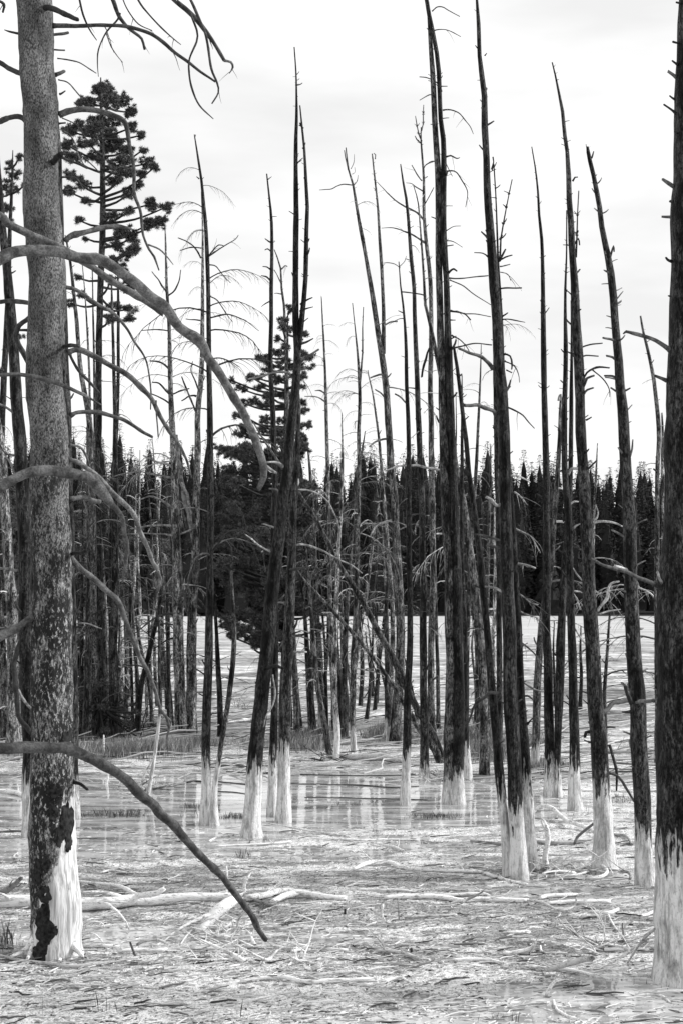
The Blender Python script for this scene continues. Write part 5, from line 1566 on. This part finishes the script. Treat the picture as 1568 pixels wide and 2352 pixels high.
FW = [
 ('fallen_log', 'thick pale fallen log lying behind the scaly near pine', 'log', '-40,2080,30 0,2082,30 62,2082,29 120,2082,29 183,2086,30 240,2086,30 293,2082,28 348,2078,24 421,2076,20 494,2074,18 545,2074,14', .85, None, 5),
 ('fallen_branch', 'crooked pale branch arching up to a split end just above the thick fallen log', 'branch', '183,2024,6 220,2028,6 264,2032,8 293,2043,9 315,2055,11 345,2054,13 366,2050,12 377,2042,9', .85, [.0, .02, .03, .04, .06, .08, .10, .14], 0),
 ('fallen_branch', 'thin pale branch hooking down in front of the thick fallen log', 'branch', '187,2074,5 238,2074,6 262,2088,6 273,2097,5 289,2116,4 298,2136,3', .8, [.14, .16, .14, .10, .05, .0], 0),
 ('broken_log', 'splintered white log end tilted up at the tip of the long arching limb', 'log', '456,2142,16 475,2116,22 495,2096,26 520,2078,24 545,2064,18', .9, [.0, .03, .06, .10, .12], 3),
 ('fallen_branch', 'long thin bent twig left of the splintered white log', 'branch', '494,2106,3 470,2115,3.5 447,2131,4 430,2148,3.5 414,2171,3', .6, [.10, .08, .05, .02, 0], 0),
 ('fallen_branch', 'bowed grey stick curving past the foot of the scaly near pine', 'branch', '-10,2196,6 25,2203,7 55,2211,7 110,2220,8 165,2226,9 220,2220,9 250,2213,8 262,2206,5', .42, None, 1),
 ('fallen_branch', 'straight pale stick right of the near pine foot', 'branch', '190,2168,9 230,2172,9 271,2172,8', .8, None, 1),
 ('fallen_branch', 'straight pale stick lying beyond the first, ending under a dark bow', 'branch', '271,2184,8 320,2184,9 381,2181,9', .8, None, 1),
 ('fallen_branch', 'short dark bow-shaped branch on the straight pale stick', 'branch', '315,2170,7 330,2162,7 348,2158,7 366,2159,7 385,2167,6', .38, [.02, .05, .06, .05, .02], 0),
 ('fallen_branch', 'grey log end with raised stubs below the splintered white log', 'branch', '437,2186,9 475,2184,11 513,2185,11 560,2190,9', .55, None, 4),
 ('upright_stick', 'short dark stick poking up right of the near pine foot', 'stick', '311,2194,6 306,2182,5 300,2166,5', .16, [0, .06, .15], 0),
 ('fallen_branch', 'thin twig looping over the mud right of the near pine foot', 'branch', '188,2140,3 200,2122,3 218,2116,3 235,2120,3 240,2130,2', .8, [0, .06, .08, .05, 0], 0),
 ('fallen_branch', 'curled twig with a bright end right beside the near pine foot', 'branch', '190,2152,3 203,2143,4 222,2148,4 238,2166,3', .7, [0, .05, .05, 0], 0),
 ('fallen_branch', 'arched dark-bellied branch in the near mud at the middle', 'branch', '703,2246,5 725,2240,7 755,2235,8 785,2231,8 810,2231,8 830,2236,7 846,2245,6', .5, [0, .02, .03, .03, .02, .01, 0], 1),
 ('fallen_branch', 'longest pale branch in the near mud, running left of the middle', 'branch', '553,2258,6 590,2254,9 645,2253,10 700,2260,10 755,2258,10 810,2256,9 850,2252,8', .85, None, 3),
 ('fallen_branch', 'wavy pale branch continuing right from the longest near one', 'branch', '800,2262,6 840,2262,7 880,2256,8 900,2248,8 919,2246,7 936,2258,5', .8, None, 1),
 ('fallen_branch', 'dark-shadowed crooked stick just right of where the long limb touches down', 'branch', '670,2190,7 690,2182,7 707,2178,8 730,2181,7 755,2185,7 795,2186,6', .65, None, 2),
 ('fallen_branch', 'forked grey stick with upright ends in the near mud right of middle', 'branch', '861,2186,6 885,2187,8 912,2190,9 935,2196,9 960,2202,6', .5, None, 5),
 ('fallen_branch', 'long wavy pale branch crossing the mud below the black straight pole', 'branch', '812,2000,6 830,1992,9 846,1987,10 866,1984,10 886,1982,10 902,1985,10 919,1992,9 945,1998,9 974,2001,9 1010,2001,8 1050,2001,8 1091,2004,7', .85, None, 4),
 ('fallen_branch', 'pale branch end reaching the feet of the two thick poles from the left', 'branch', '1080,1999,6 1111,2004,7 1130,2010,7 1150,2018,7 1180,2023,6 1208,2028,5', .75, None, 2),
 ('fallen_log', 'straight pale log in the middle row, right of centre', 'log', '881,2072,9 920,2070,12 956,2069,12 1010,2069,12 1060,2070,11 1100,2069,12 1160,2071,11 1212,2071,8', .88, None, 3),
 ('fallen_log', 'smooth humped log in the middle row, left of centre', 'log', '625,2084,12 660,2074,16 692,2071,17 720,2073,15 750,2075,12 790,2075,9', .8, None, 1),
 ('fallen_log', 'low grey log bending away behind the humped log', 'log', '566,2076,14 590,2074,16 620,2066,14 650,2058,12 685,2056,12 720,2060,10', .7, None, 1),
 ('fallen_branch', 'dark root-like branch under the humped log', 'branch', '571,2072,6 590,2078,7 608,2084,7 622,2088,7 636,2082,7 652,2074,6', .22, None, 0),
 ('fallen_branch', 'thin straight pole lying behind the middle row of logs', 'branch', '820,2052,4 870,2052,5 919,2050,6 970,2052,5 1030,2053,5 1090,2052,4', .75, None, 1),
 ('fallen_branch', 'white straight stick ending behind the thick poles\' feet', 'branch', '1016,2057,6 1070,2055,8 1110,2054,7 1130,2060,5', .9, None, 1),
 ('fallen_branch', 'dark forked stick raised over the middle row log', 'branch', '1058,2074,6 1072,2066,6 1090,2058,5 1111,2046,3', .3, [.02, .05, .08, .12], 1),
 ('fallen_branch', 'thin grey stick in front of the middle row, centre right', 'branch', '928,2111,4 960,2109,6 1000,2108,6 1047,2106,5', .5, None, 1),
 ('fallen_branch', 'kinked pale twig with a hooked end before the middle row', 'branch', '810,2114,3 830,2119,3 846,2123,4 866,2117,4 883,2116,4 876,2100,4 877,2090,4 879,2078,4', .8, [0, 0, 0, .01, .02, .05, .08, .10], 0),
 ('fallen_log', 'bright short log at the far end of the middle row', 'log', '1239,2064,7 1255,2060,9 1290,2058,9 1323,2053,6', .9, None, 1),
 ('fallen_log', 'pale narrow log at the right end of the middle row', 'log', '1255,2075,7 1300,2072,9 1350,2071,9 1398,2069,8', .82, None, 3),
 ('fallen_branch', 'curving dark-edged stick sweeping down from the middle row at right', 'branch', '1210,2068,5 1240,2071,6 1262,2082,6 1283,2091,6 1303,2089,5 1320,2078,4 1322,2062,3', .55, [.03, .03, .02, .01, .01, .05, .12], 0),
 ('fallen_branch', 'small pale stick lying alone in the open mud, right of middle', 'branch', '1155,2146,6 1180,2147,8 1214,2144,7', .85, None, 0),
 ('fallen_branch', 'bent white branch with a raised knob, near mud right of middle', 'branch', '1154,2189,8 1175,2188,9 1200,2184,10 1218,2178,10 1228,2166,6', .9, [0, 0, .01, .02, .06], 1),
 ('fallen_branch', 'hooked pale twig right of the bent white branch', 'branch', '1240,2174,4 1242,2184,5 1252,2190,5 1270,2189,4 1300,2190,3', .8, None, 0),
 ('fallen_branch', 'pale tapering log pointing right in the near mud', 'branch', '1214,2226,9 1250,2229,9 1287,2228,9 1325,2231,8 1360,2236,8 1404,2243,5', .7, None, 2),
 ('fallen_branch', 'stout grey limb propped on the tapering log in the near mud', 'branch', '1252,2228,10 1280,2221,13 1305,2214,14 1330,2207,14 1355,2203,12', .5, [.0, .03, .06, .08, .10], 1),
 ('fallen_branch', 'long pale split branch left of the propped limb', 'branch', '1030,2208,6 1070,2206,8 1104,2206,8 1130,2210,8 1155,2218,5', .85, None, 2),
 ('upright_stick', 'white slanting stick stuck in the near mud, lower right', 'stick', '1254,2286,8 1262,2268,9 1277,2250,5', .9, [0, .06, .14], 0),
 ('fallen_branch', 'pale S-shaped branch in the wet mud at the lower right', 'branch', '1270,2290,5 1274,2305,6 1283,2317,7 1305,2329,7 1325,2335,7 1345,2345,5', .85, None, 0),
 ('fallen_branch', 'grey crooked stick at the lower right below the big pine', 'branch', '1455,2280,4 1480,2278,5 1506,2278,5 1521,2283,6 1539,2297,5', .6, None, 1),
 ('leaning_stick', 'thin grey stick leaning against the foot of the big right pine', 'stick', '1440,2212,4 1464,2175,5 1480,2155,5 1502,2134,4', .4, [0, .12, .2, .3], 0),
 ('fallen_branch', 'arched pale limb rising behind the white-footed poles at right', 'branch', '1222,1868,6 1235,1854,7 1252,1851,8 1270,1858,9 1285,1872,9 1303,1885,9 1325,1894,9 1345,1902,8 1362,1909,7', .75, [.02, .08, .10, .09, .06, .04, .02, .01, 0], 1),
 ('leaning_stick', 'dark stick leaning across the end of the arched pale limb', 'stick', '1317,1940,5 1325,1922,6 1340,1908,6 1362,1892,5', .14, [0, .06, .11, .2], 1),
 ('fallen_branch', 'long dark stick behind the feet of the thick poles, right part', 'branch', '1225,1934,7 1261,1938,8 1312,1939,8 1340,1936,7 1365,1930,6', .4, None, 1),
 ('fallen_branch', 'dark flat stick pointing at the thick poles from the left', 'branch', '1080,1933,6 1110,1937,7 1153,1939,7', .3, None, 1),
 ('fallen_branch', 'short dark curved stick between the two rightmost white feet', 'branch', '1407,1924,5 1420,1926,7 1433,1928,7 1443,1934,6 1450,1942,5', .35, None, 0),
 ('fallen_branch', 'curled pale root in front of the broad white foot', 'branch', '1342,2017,7 1365,2016,8 1385,2010,8 1393,2000,8 1383,1990,8 1368,1983,7 1354,1976,6', .7, [0, .01, .02, .04, .05, .05, .05], 0),
 ('fallen_branch', 'thin white branch tangle left of the broad white foot', 'branch', '1230,2014,4 1260,2011,5 1287,2008,6 1320,2007,6 1345,2001,5 1362,1993,4', .85, None, 5),
 ('fallen_branch', 'dark stick hooked downwards right of the broad white foot', 'branch', '1396,1998,6 1425,2001,7 1442,2004,7 1447,2012,6 1446,2020,5', .3, [.03, .03, .03, .02, 0], 1),
 ('fallen_branch', 'thin straight stick ending at the big right pine', 'branch', '1422,2043,4 1450,2040,5 1478,2037,5 1506,2041,4', .5, None, 1),
 ('fallen_branch', 'knobbly bright stick in the mud left of the big right pine', 'branch', '1354,2094,5 1375,2098,7 1393,2101,8 1405,2094,8 1418,2090,7', .88, None, 2),
 ('fallen_branch', 'short slanting twig below the knobbly bright stick', 'branch', '1396,2106,4 1403,2122,5 1417,2144,4', .7, None, 0),
 ('fallen_branch', 'pale stick touching the big right pine at its left', 'branch', '1462,2104,5 1480,2100,7 1504,2093,7', .85, None, 1),
 ('fallen_log', 'grey log along the far rim of the pool', 'log', '778,1746,9 810,1749,13 846,1751,14 880,1753,14 919,1756,12', .5, None, 0),
 ('fallen_log', 'long pale log at the left rim of the pool', 'log', '183,1774,9 230,1777,10 275,1779,10 320,1781,9 377,1784,7', .75, None, 2),
 ('fallen_log', 'grey log sunk in the tall grass before the left thicket', 'log', '232,1728,8 270,1722,11 311,1716,11 350,1709,9', .35, None, 0),
 ('fallen_log', 'dark log lying at the back of the tall grass left of the sharp pole', 'log', '322,1706,7 345,1698,9 366,1695,9 403,1695,9 430,1698,9 450,1700,9 467,1704,8', .08, None, 3),
 ('fallen_log', 'long thin dark-bellied log on the meadow edge at the right', 'log', '1287,1738,5 1330,1738,7 1397,1737,7 1450,1738,7 1506,1740,6', .35, None, 2),
 ('fallen_branch', 'thin dark branch behind the right-hand white feet', 'branch', '1300,1756,3 1340,1757,4 1400,1758,4 1450,1758,3', .25, None, 1),
 ('fallen_branch', 'white stick lying by the double-looking pole\'s foot', 'branch', '1195,1792,3 1225,1790,4 1250,1795,4', .85, None, 0),
 ('fallen_branch', 'pale stick across the bank left of the sharp pole', 'branch', '320,1652,3 370,1650,4 430,1649,4', .6, None, 1),
 ('fallen_log', 'bright fallen log out on the flat behind the sharp pole', 'log', '522,1670,7 545,1667,9 575,1665,9 605,1666,8', .9, None, 0),
 ('fallen_branch', 'long thin pale stick angling right from the leaner\'s foot', 'branch', '605,1885,3 650,1893,3.5 700,1903,4 760,1915,5 800,1922,5', .7, None, 1),
 ('fallen_branch', 'thin pale driftwood strip right of the broken pine\'s reflection', 'branch', '790,1928,4 850,1927,5 900,1926,5 960,1927,4', .8, None, 2),
 ('fallen_branch', 'flat pale stick on the mud before the leaner\'s foot', 'branch', '496,1940,4 540,1938,5 590,1937,6 640,1935,5 668,1932,4', .82, None, 2),
 ('fallen_branch', 'pale stick with thin offshoots in the mud, centre', 'branch', '850,1936,4 880,1940,6 905,1945,6 925,1953,5', .8, None, 3),
 ('fallen_branch', 'thin hooked twig loop in the wettest mud, low centre', 'branch', '685,2268,4 700,2283,5 718,2288,5 733,2285,5 738,2272,4 736,2262,3', .85, [0, 0, 0, .01, .02, .03], 0),
 ('fallen_branch', 'pale sticks strip low at the left of the sharp pole\'s reflection', 'branch', '480,1928,4 500,1920,5 530,1916,6 560,1918,5', .8, None, 1),
 ('fallen_branch', 'dark little stick on the mud far left of the reflection', 'branch', '318,1942,3 340,1936,4 362,1940,4', .3, None, 0),
 ('fallen_branch', 'pale hump-backed stick above the crooked branch at left', 'branch', '230,2012,4 252,2006,6 268,2008,6 290,2011,4', .6, None, 0),
 ('fallen_branch', 'dark bark-covered stick lying left of the near pine behind the thick log', 'branch', '-10,2056,14 15,2044,14 35,2030,11 48,2018,8', .2, [.02, .06, .12, .2], 1),
 ('fallen_branch', 'thin dark stick lying flat at the far left mud', 'branch', '-10,1912,4 30,1909,5 55,1911,4', .12, None, 1),
 ('fallen_log', 'pale thick log end at the far left above the scaly pine\'s foot', 'log', '-20,1817,12 20,1818,12 58,1828,10', .85, None, 2),
]
for f in FW:
    nm, lab, cat, s, tn, lift, tw = f
    fallen(nm, lab, cat, s, tn, lift, tw)

PW = [
 ('long dark waterline stick crossing the pool under the grey rim log', '690,1776,3 760,1778,3 850,1779,3 960,1777,3'),
 ('thin dark stick afloat across the middle of the pool', '660,1797,3 740,1799,3 830,1801,3.5 900,1806,3 960,1803,3'),
 ('faint dark stick afloat near the front of the pool, centre', '700,1828,2.5 800,1830,3 900,1832,3 980,1834,2.5'),
 ('dark floating pole between the sharp pole and the leaner', '495,1792,3 530,1795,3 570,1799,3'),
 ('second dark floating pole between the sharp pole and the leaner', '500,1815,3 540,1817,3 580,1823,3'),
 ('short black stick floating left of the sharp pole', '430,1795,5 450,1793,5 470,1794,4'),
 ('thin dark stick on the water left of the broken pine', '520,1770,2.5 560,1772,3 600,1773,2.5'),
 ('pale waterlogged strip before the front rim of the pool', '680,1841,3 740,1838,4 800,1840,4'),
 ('pale floating strip at the left end of the pool', '235,1786,4 290,1787,4 340,1789,4'),
]
for k, (lab, s) in enumerate(PW):
    fallen('floating_stick', lab, 'stick', s, .8 if lab.startswith('pale') else .05, group='sticks afloat in the pool')

# standing bits
def snag(label, s, tone, name='broken_snag', dy=.1, cat='stump'):
    q = parse(s)
    foot = gpt(q[-1][0], q[-1][1])
    root = thing(name, label, cat, (foot.x, foot.y, 0))
    P, R = [], []
    for (u, v, w) in reversed(q):
        P.append(at(u, v, foot.y) - root.location)
        R.append(w * .5 * px(foot.y))
    P, R = catmull(P, R, .05)
    P.insert(0, P[0] + Vector((0, 0, -.1)))
    R.insert(0, R[0] * 1.1)
    vs, fs = [], []
    tube(vs, fs, P, R, 12, q[0][0], .16, True, R[-1] * 2.5)
    mk('stem', vs, fs, M['drift'], root, tone)
    return root, foot


r0, f0 = snag('short bleached curved snag with a split top between the two pairs of white feet', '1248,1886,8 1255,1905,12 1258,1925,12 1254,1950,12 1250,1970,13 1252,1985,15 1256,1996,16', .88)
pix_branch(r0, f0.y, '1252,1905,6 1246,1895,6 1243,1886,4', .85, dy=-.05, mat=M['drift'])
pix_branch(r0, f0.y, '1256,1990,6 1268,1980,6 1281,1972,5', .85, dy=-.1, mat=M['drift'], name='root')
pix_branch(r0, f0.y, '1250,1950,7 1240,1945,7 1236,1952,6', .85, dy=-.05, mat=M['drift'])
snag('thin pale spike standing on the middle row left of the splintered white log', '521,1990,2.5 523,2015,4 520,2045,6 521,2074,9', .85, 'upright_stick', cat='stick')
snag('curved pale spike standing right of the splintered white log', '574,2008,4 566,2022,6 561,2035,7 562,2060,9', .8, 'upright_stick', cat='stick')
snag('thin white pole stub in the grass behind the pool, far left', '239,1690,3 239,1710,4 238,1745,6', .85, 'upright_stick', cat='stick')
snag('short white stake mirrored in the left end of the pool', '250,1768,4 249,1782,5 245,1800,7', .85, 'upright_stick', cat='stick')
snag('tiny black stub poking out of the mud below the middle row', '792,2090,5 792,2098,6 793,2106,7', .03, 'upright_stick', cat='stick')
snag('small black root knob in the open mud, centre right', '944,2182,6 945,2190,7 946,2202,8', .03, 'upright_stick', cat='stick')
snag('tall thin twig standing in the mud just right of centre', '912,2064,1.6 914,2080,2.2 915,2100,2.6 916,2117,3.5', .2, 'upright_stick', cat='stick')

# tangled dark brushwood at the foot of the left thicket
def tangle(label, u, v, du, dv, n, tone, seed, name='brush_pile', L=.7, up=.5, cat='brushwood'):
    c = gpt(u, v)
    root = thing(name, label, cat, (c.x, c.y, 0))
    rg = random.Random(seed)
    for k in range(n):
        p = gpt(u + rg.uniform(-du, du), v + rg.uniform(-dv, dv), .0) - root.location
        p.z = .02
        t2, f2 = [], []
        d = Vector((rg.uniform(-1, 1), rg.uniform(-.6, .6), rg.uniform(.05, up)))
        Q = droop(t2, f2, p, d, L * rg.uniform(.5, 1.3), rg.uniform(.006, .02), rg, .02, 7, 5)
        for j in range(4):
            i = rg.randint(1, 6)
            droop(t2, f2, Q[i], d * .5 + Vector((rg.uniform(-1, 1), rg.uniform(-.6, .6), rg.uniform(-.2, .8))), L * rg.uniform(.15, .45), .005, rg, .05, 4, 4)
        mk('branch', t2, f2, M['limb'], root, tone * rg.uniform(.5, 2))
    return root


tangle('heap of black fallen brushwood at the foot of the left thicket', 215, 1690, 45, 14, 22, .02, 1, L=1.5, up=.9)
tangle('dark twiggy brush beside the pale kinked pine', 290, 1692, 36, 8, 12, .02, 2, L=.9, up=.8)
tangle('root tangle at the pool rim under the slim cone-dotted pine', 762, 1752, 24, 5, 12, .03, 3, name='root_tangle', L=.35, up=.5, cat='roots')
tangle('pale driftwood heap by the crooked pole in the pool', 330, 1818, 26, 7, 12, .5, 4, name='driftwood_heap', L=.5, up=.3, cat='driftwood')
tangle('pale twig nest in the near mud left of the long limb tip', 520, 2150, 50, 14, 12, .75, 5, name='driftwood_heap', L=.34, up=.35, cat='driftwood')
tangle('scattered white twigs in the near mud, low centre', 640, 2200, 90, 22, 16, .8, 6, name='driftwood_heap', L=.36, up=.3, cat='driftwood')
tangle('twiggy heap with upright ends right of centre in the near mud', 1390, 2190, 45, 16, 14, .7, 7, name='driftwood_heap', L=.34, up=.6, cat='driftwood')
tangle('white twig scatter below the two thick poles', 1290, 2008, 70, 12, 14, .8, 8, name='driftwood_heap', L=.4, up=.25, cat='driftwood')
tangle('small driftwood root far out on the flat behind the leaning snag', 556, 1640, 18, 4, 9, .35, 9, name='driftwood_root', L=.6, up=.9, cat='driftwood')
tangle('dark driftwood clump out on the flat right of the twin-topped pine', 826, 1618, 16, 4, 8, .06, 10, name='driftwood_root', L=.6, up=.4, cat='driftwood')
tangle('bare twig fan above the water left of the ramrod pole', 1015, 1795, 30, 8, 8, .4, 11, name='driftwood_heap', L=.4, up=.3, cat='driftwood')


# ------------------------------------------------------------------ LITTER (nobody could count it)
def litter(name, label, n, dens, L0, L1, r0, r1, mat, seed, lift=.0, up=.10, ang=.35):
    rg = np.random.default_rng(seed)
    y, x = [], []
    while len(y) < n:
        # even spread per picture area of the flat
        v = rg.uniform(dens[0], dens[1])
        u = rg.uniform(-60, 1640)
        p = gpt(u, v)
        k = 1.0
        if 14.9 < p.y < 19.6 and p.x < 1.6:
            k = .10
        if vnoise(np.array([p.x * 1.1]), np.array([p.y * 2.2]), seed)[0] < .35:
            k *= .35
        if rg.random() < k:
            x.append(p.x)
            y.append(p.y)
    x = np.array(x)
    y = np.array(y)
    z = np.maximum(ground_z(x, y), -.004)
    L = (rg.uniform(0, 1, n) ** 2 * (L1 - L0) + L0)
    r = rg.uniform(r0, r1, n) * (.6 + .4 * L / L1)
    a = rg.normal(0, ang, n) + np.where(rg.random(n) < .12, rg.uniform(-1.3, 1.3, n), 0)
    tilt = np.abs(rg.normal(0, up, n))
    S, K = 5, 4
    bend = rg.normal(0, .08, (n, 2))
    kink = rg.normal(0, .05, (n, S, 2))
    t = np.linspace(-.5, .5, S)
    d = np.stack([np.cos(a) * np.cos(tilt), np.sin(a) * np.cos(tilt), np.sin(tilt)], 1)
    s = np.stack([-np.sin(a), np.cos(a), np.zeros(n)], 1)
    up_ = np.cross(d, s) * -1
    up_ = np.where(up_[:, 2:3] < 0, -up_, up_)
    V = np.empty((n, S, K, 3))
    for i in range(S):
        off = (t[i] ** 2 - .1)
        c = np.stack([x, y, z + r * .7 + lift + np.sin(tilt) * L * .5], 1) + d * (L * t[i])[:, None]
        c = c + s * ((bend[:, 0] * off * 2 + kink[:, i, 0]) * L)[:, None] + up_ * (np.abs(bend[:, 1]) * (.25 - t[i] ** 2) * L * .7 + kink[:, i, 1] * L * .3)[:, None]
        rr = r * (1 - .55 * abs(t[i] + .1) * 1.4)
        for k in range(K):
            q = 2 * pi * (k + .5) / K
            V[:, i, k] = c + s * (rr * cos(q))[:, None] + up_ * (rr * sin(q))[:, None]
    V = V.reshape(-1, 3)
    F0 = []
    for i in range(S - 1):
        for k in range(K):
            F0.append([i * K + k, i * K + (k + 1) % K, (i + 1) * K + (k + 1) % K, (i + 1) * K + k])
    F0 = np.array(F0)
    Fc = (np.arange(n)[:, None, None] * (S * K) + F0[None]).reshape(-1, 4)
    o = poly_mesh(name, V, Fc, mat)
    tag(o, label, 'litter', kind='stuff')


litter('pale_twig_litter', 'pale bleached twigs strewn over the whole mud flat', 1300, (1800, 2400), .04, .26, .003, .007, M['twig_p'], 1, ang=.22)
litter('pale_chip_litter', 'bleached chips and splinters lying on the mud flat', 9000, (1790, 2400), .012, .08, .003, .008, M['twig_p'], 2, ang=.6)
litter('dark_twig_litter', 'dark wet twigs strewn over the mud flat', 700, (1780, 2400), .03, .22, .003, .009, M['twig_d'], 3)
litter('dark_chip_litter', 'dark bark crumbs lying on the mud flat', 6000, (1790, 2400), .006, .025, .002, .005, M['twig_d'], 4, ang=1.2)
litter('far_twig_litter', 'driftwood sticks strewn over the flat behind the pool', 1300, (1560, 1800), .2, 1.3, .006, .018, M['twig_p'], 5, ang=.2)
litter('far_dark_litter', 'dark sticks strewn over the flat behind the pool', 700, (1560, 1800), .2, 1.2, .006, .015, M['twig_d'], 6, ang=.2)


# ------------------------------------------------------------------ GRASS
def grass(name, label, patches, mat, h0, h1, w, seed):
    rg = np.random.default_rng(seed)
    A = []
    if name == 'dark_sedge':
        for (ro_, ft, P_, R_f) in TREES:  # dark blades added round every foot, standing in for contact shadow
            for k in range(int(14 if ft.y < 20 else 30)):
                a_ = rg.uniform(0, 2 * pi)
                q_ = R_f[0] * rg.uniform(.95, 1.7)
                A.append((ft.x + cos(a_) * q_, ft.y + sin(a_) * q_, rg.uniform(.15, .4)))
    for (u, v, du, dv, n, hs) in patches:
        uu = u + rg.normal(0, .45, n) * du
        vv = v + rg.normal(0, .45, n) * dv
        for a, b in zip(uu, vv):
            p = gpt(a, b)
            if vnoise(np.array([p.x * 1.6]), np.array([p.y * 1.3]), 91)[0] < .46 and rg.random() < .85:
                continue
            A.append((p.x, p.y, hs))
    A = np.repeat(np.array(A), 2, 0) if name == 'tall_dry_grass' else np.array(A)
    n = len(A)
    A[:, :2] += rg.normal(0, .03, (n, 2))
    z = np.maximum(ground_z(A[:, 0], A[:, 1]), -.01)
    h = rg.uniform(h0, h1, n) * A[:, 2]
    an = rg.uniform(0, 2 * pi, n)
    lean = rg.uniform(.02, .45, n) * h
    b = np.stack([A[:, 0], A[:, 1], z - .01], 1)
    ld = np.stack([np.cos(an), np.sin(an), np.zeros(n)], 1)
    sd = np.stack([-np.sin(an + rg.normal(0, 1, n)), np.cos(an), np.zeros(n)], 1) * w * .5
    m = b + ld * (lean * .3)[:, None] + np.array([0, 0, 1]) * (h * .55)[:, None]
    t = b + ld * lean[:, None] + np.array([0, 0, 1]) * h[:, None]
    V = np.stack([b - sd, b + sd, m + sd * .8, t, m - sd * .8], 1).reshape(-1, 3)
    Fc = np.arange(n)[:, None] * 5 + np.array([[0, 1, 2, 3, 4]])
    o = poly_mesh(name, V, Fc, mat)
    tag(o, label, 'grass', kind='stuff')


grass('tall_dry_grass', 'tall dry grass on the bank behind the pool', [(240, 1742, 130, 14, 5200, 1), (360, 1738, 120, 12, 4200, 1), (450, 1725, 60, 12, 1500, .8), (120, 1735, 90, 10, 1500, .8), (715, 1722, 55, 16, 3400, 1.1), (760, 1700, 40, 12, 1200, 1),
      (865, 1706, 34, 8, 1300, 1.1), (900, 1700, 60, 12, 1000, .9), (1120, 1738, 60, 18, 2600, 1), (1200, 1720, 70, 14, 1500, .8), (1245, 1770, 60, 14, 1200, .7), (600, 1725, 60, 12, 1200, .7), (1085, 1700, 70, 12, 1500, .9), (20, 1740, 80, 10, 1200, .8), (980, 1715, 60, 14, 1200, .8)], M['grass'], .05, .22, .0045, 1)
grass('dark_sedge', 'dark sedge along the banks and in the wet mud, rings added round tree feet', [(220, 1700, 90, 8, 1800, 1.2), (720, 1715, 50, 12, 1200, 1.1), (868, 1704, 26, 6, 900, 1.3), (1110, 1722, 50, 14, 900, 1.1), (360, 1755, 120, 4, 500, .5), (10, 2178, 22, 12, 90, .8), (48, 2170, 20, 14, 50, .6), (561, 1972, 8, 2, 34, .45),
      (540, 1879, 50, 4, 300, .35), (640, 1850, 50, 3, 200, .35), (300, 1874, 130, 5, 700, .38), (530, 2344, 20, 6, 12, .5), (800, 1848, 60, 3, 320, .35), (710, 1846, 40, 3, 180, .3), (1000, 1877, 80, 5, 500, .3), (240, 2335, 30, 10, 26, .6), (150, 2345, 60, 6, 10, .6), (185, 2186, 16, 6, 40, .35), (290, 2182, 70, 5, 60, .25),
      (90, 1990, 90, 30, 300, .25), (220, 1990, 60, 12, 200, .2), (1430, 1840, 60, 8, 250, .3), (1140, 2345, 50, 6, 40, .35), (600, 2100, 30, 8, 40, .25), (450, 1855, 60, 5, 260, .35)], M['dgrass'], .06, .28, .0035, 2)
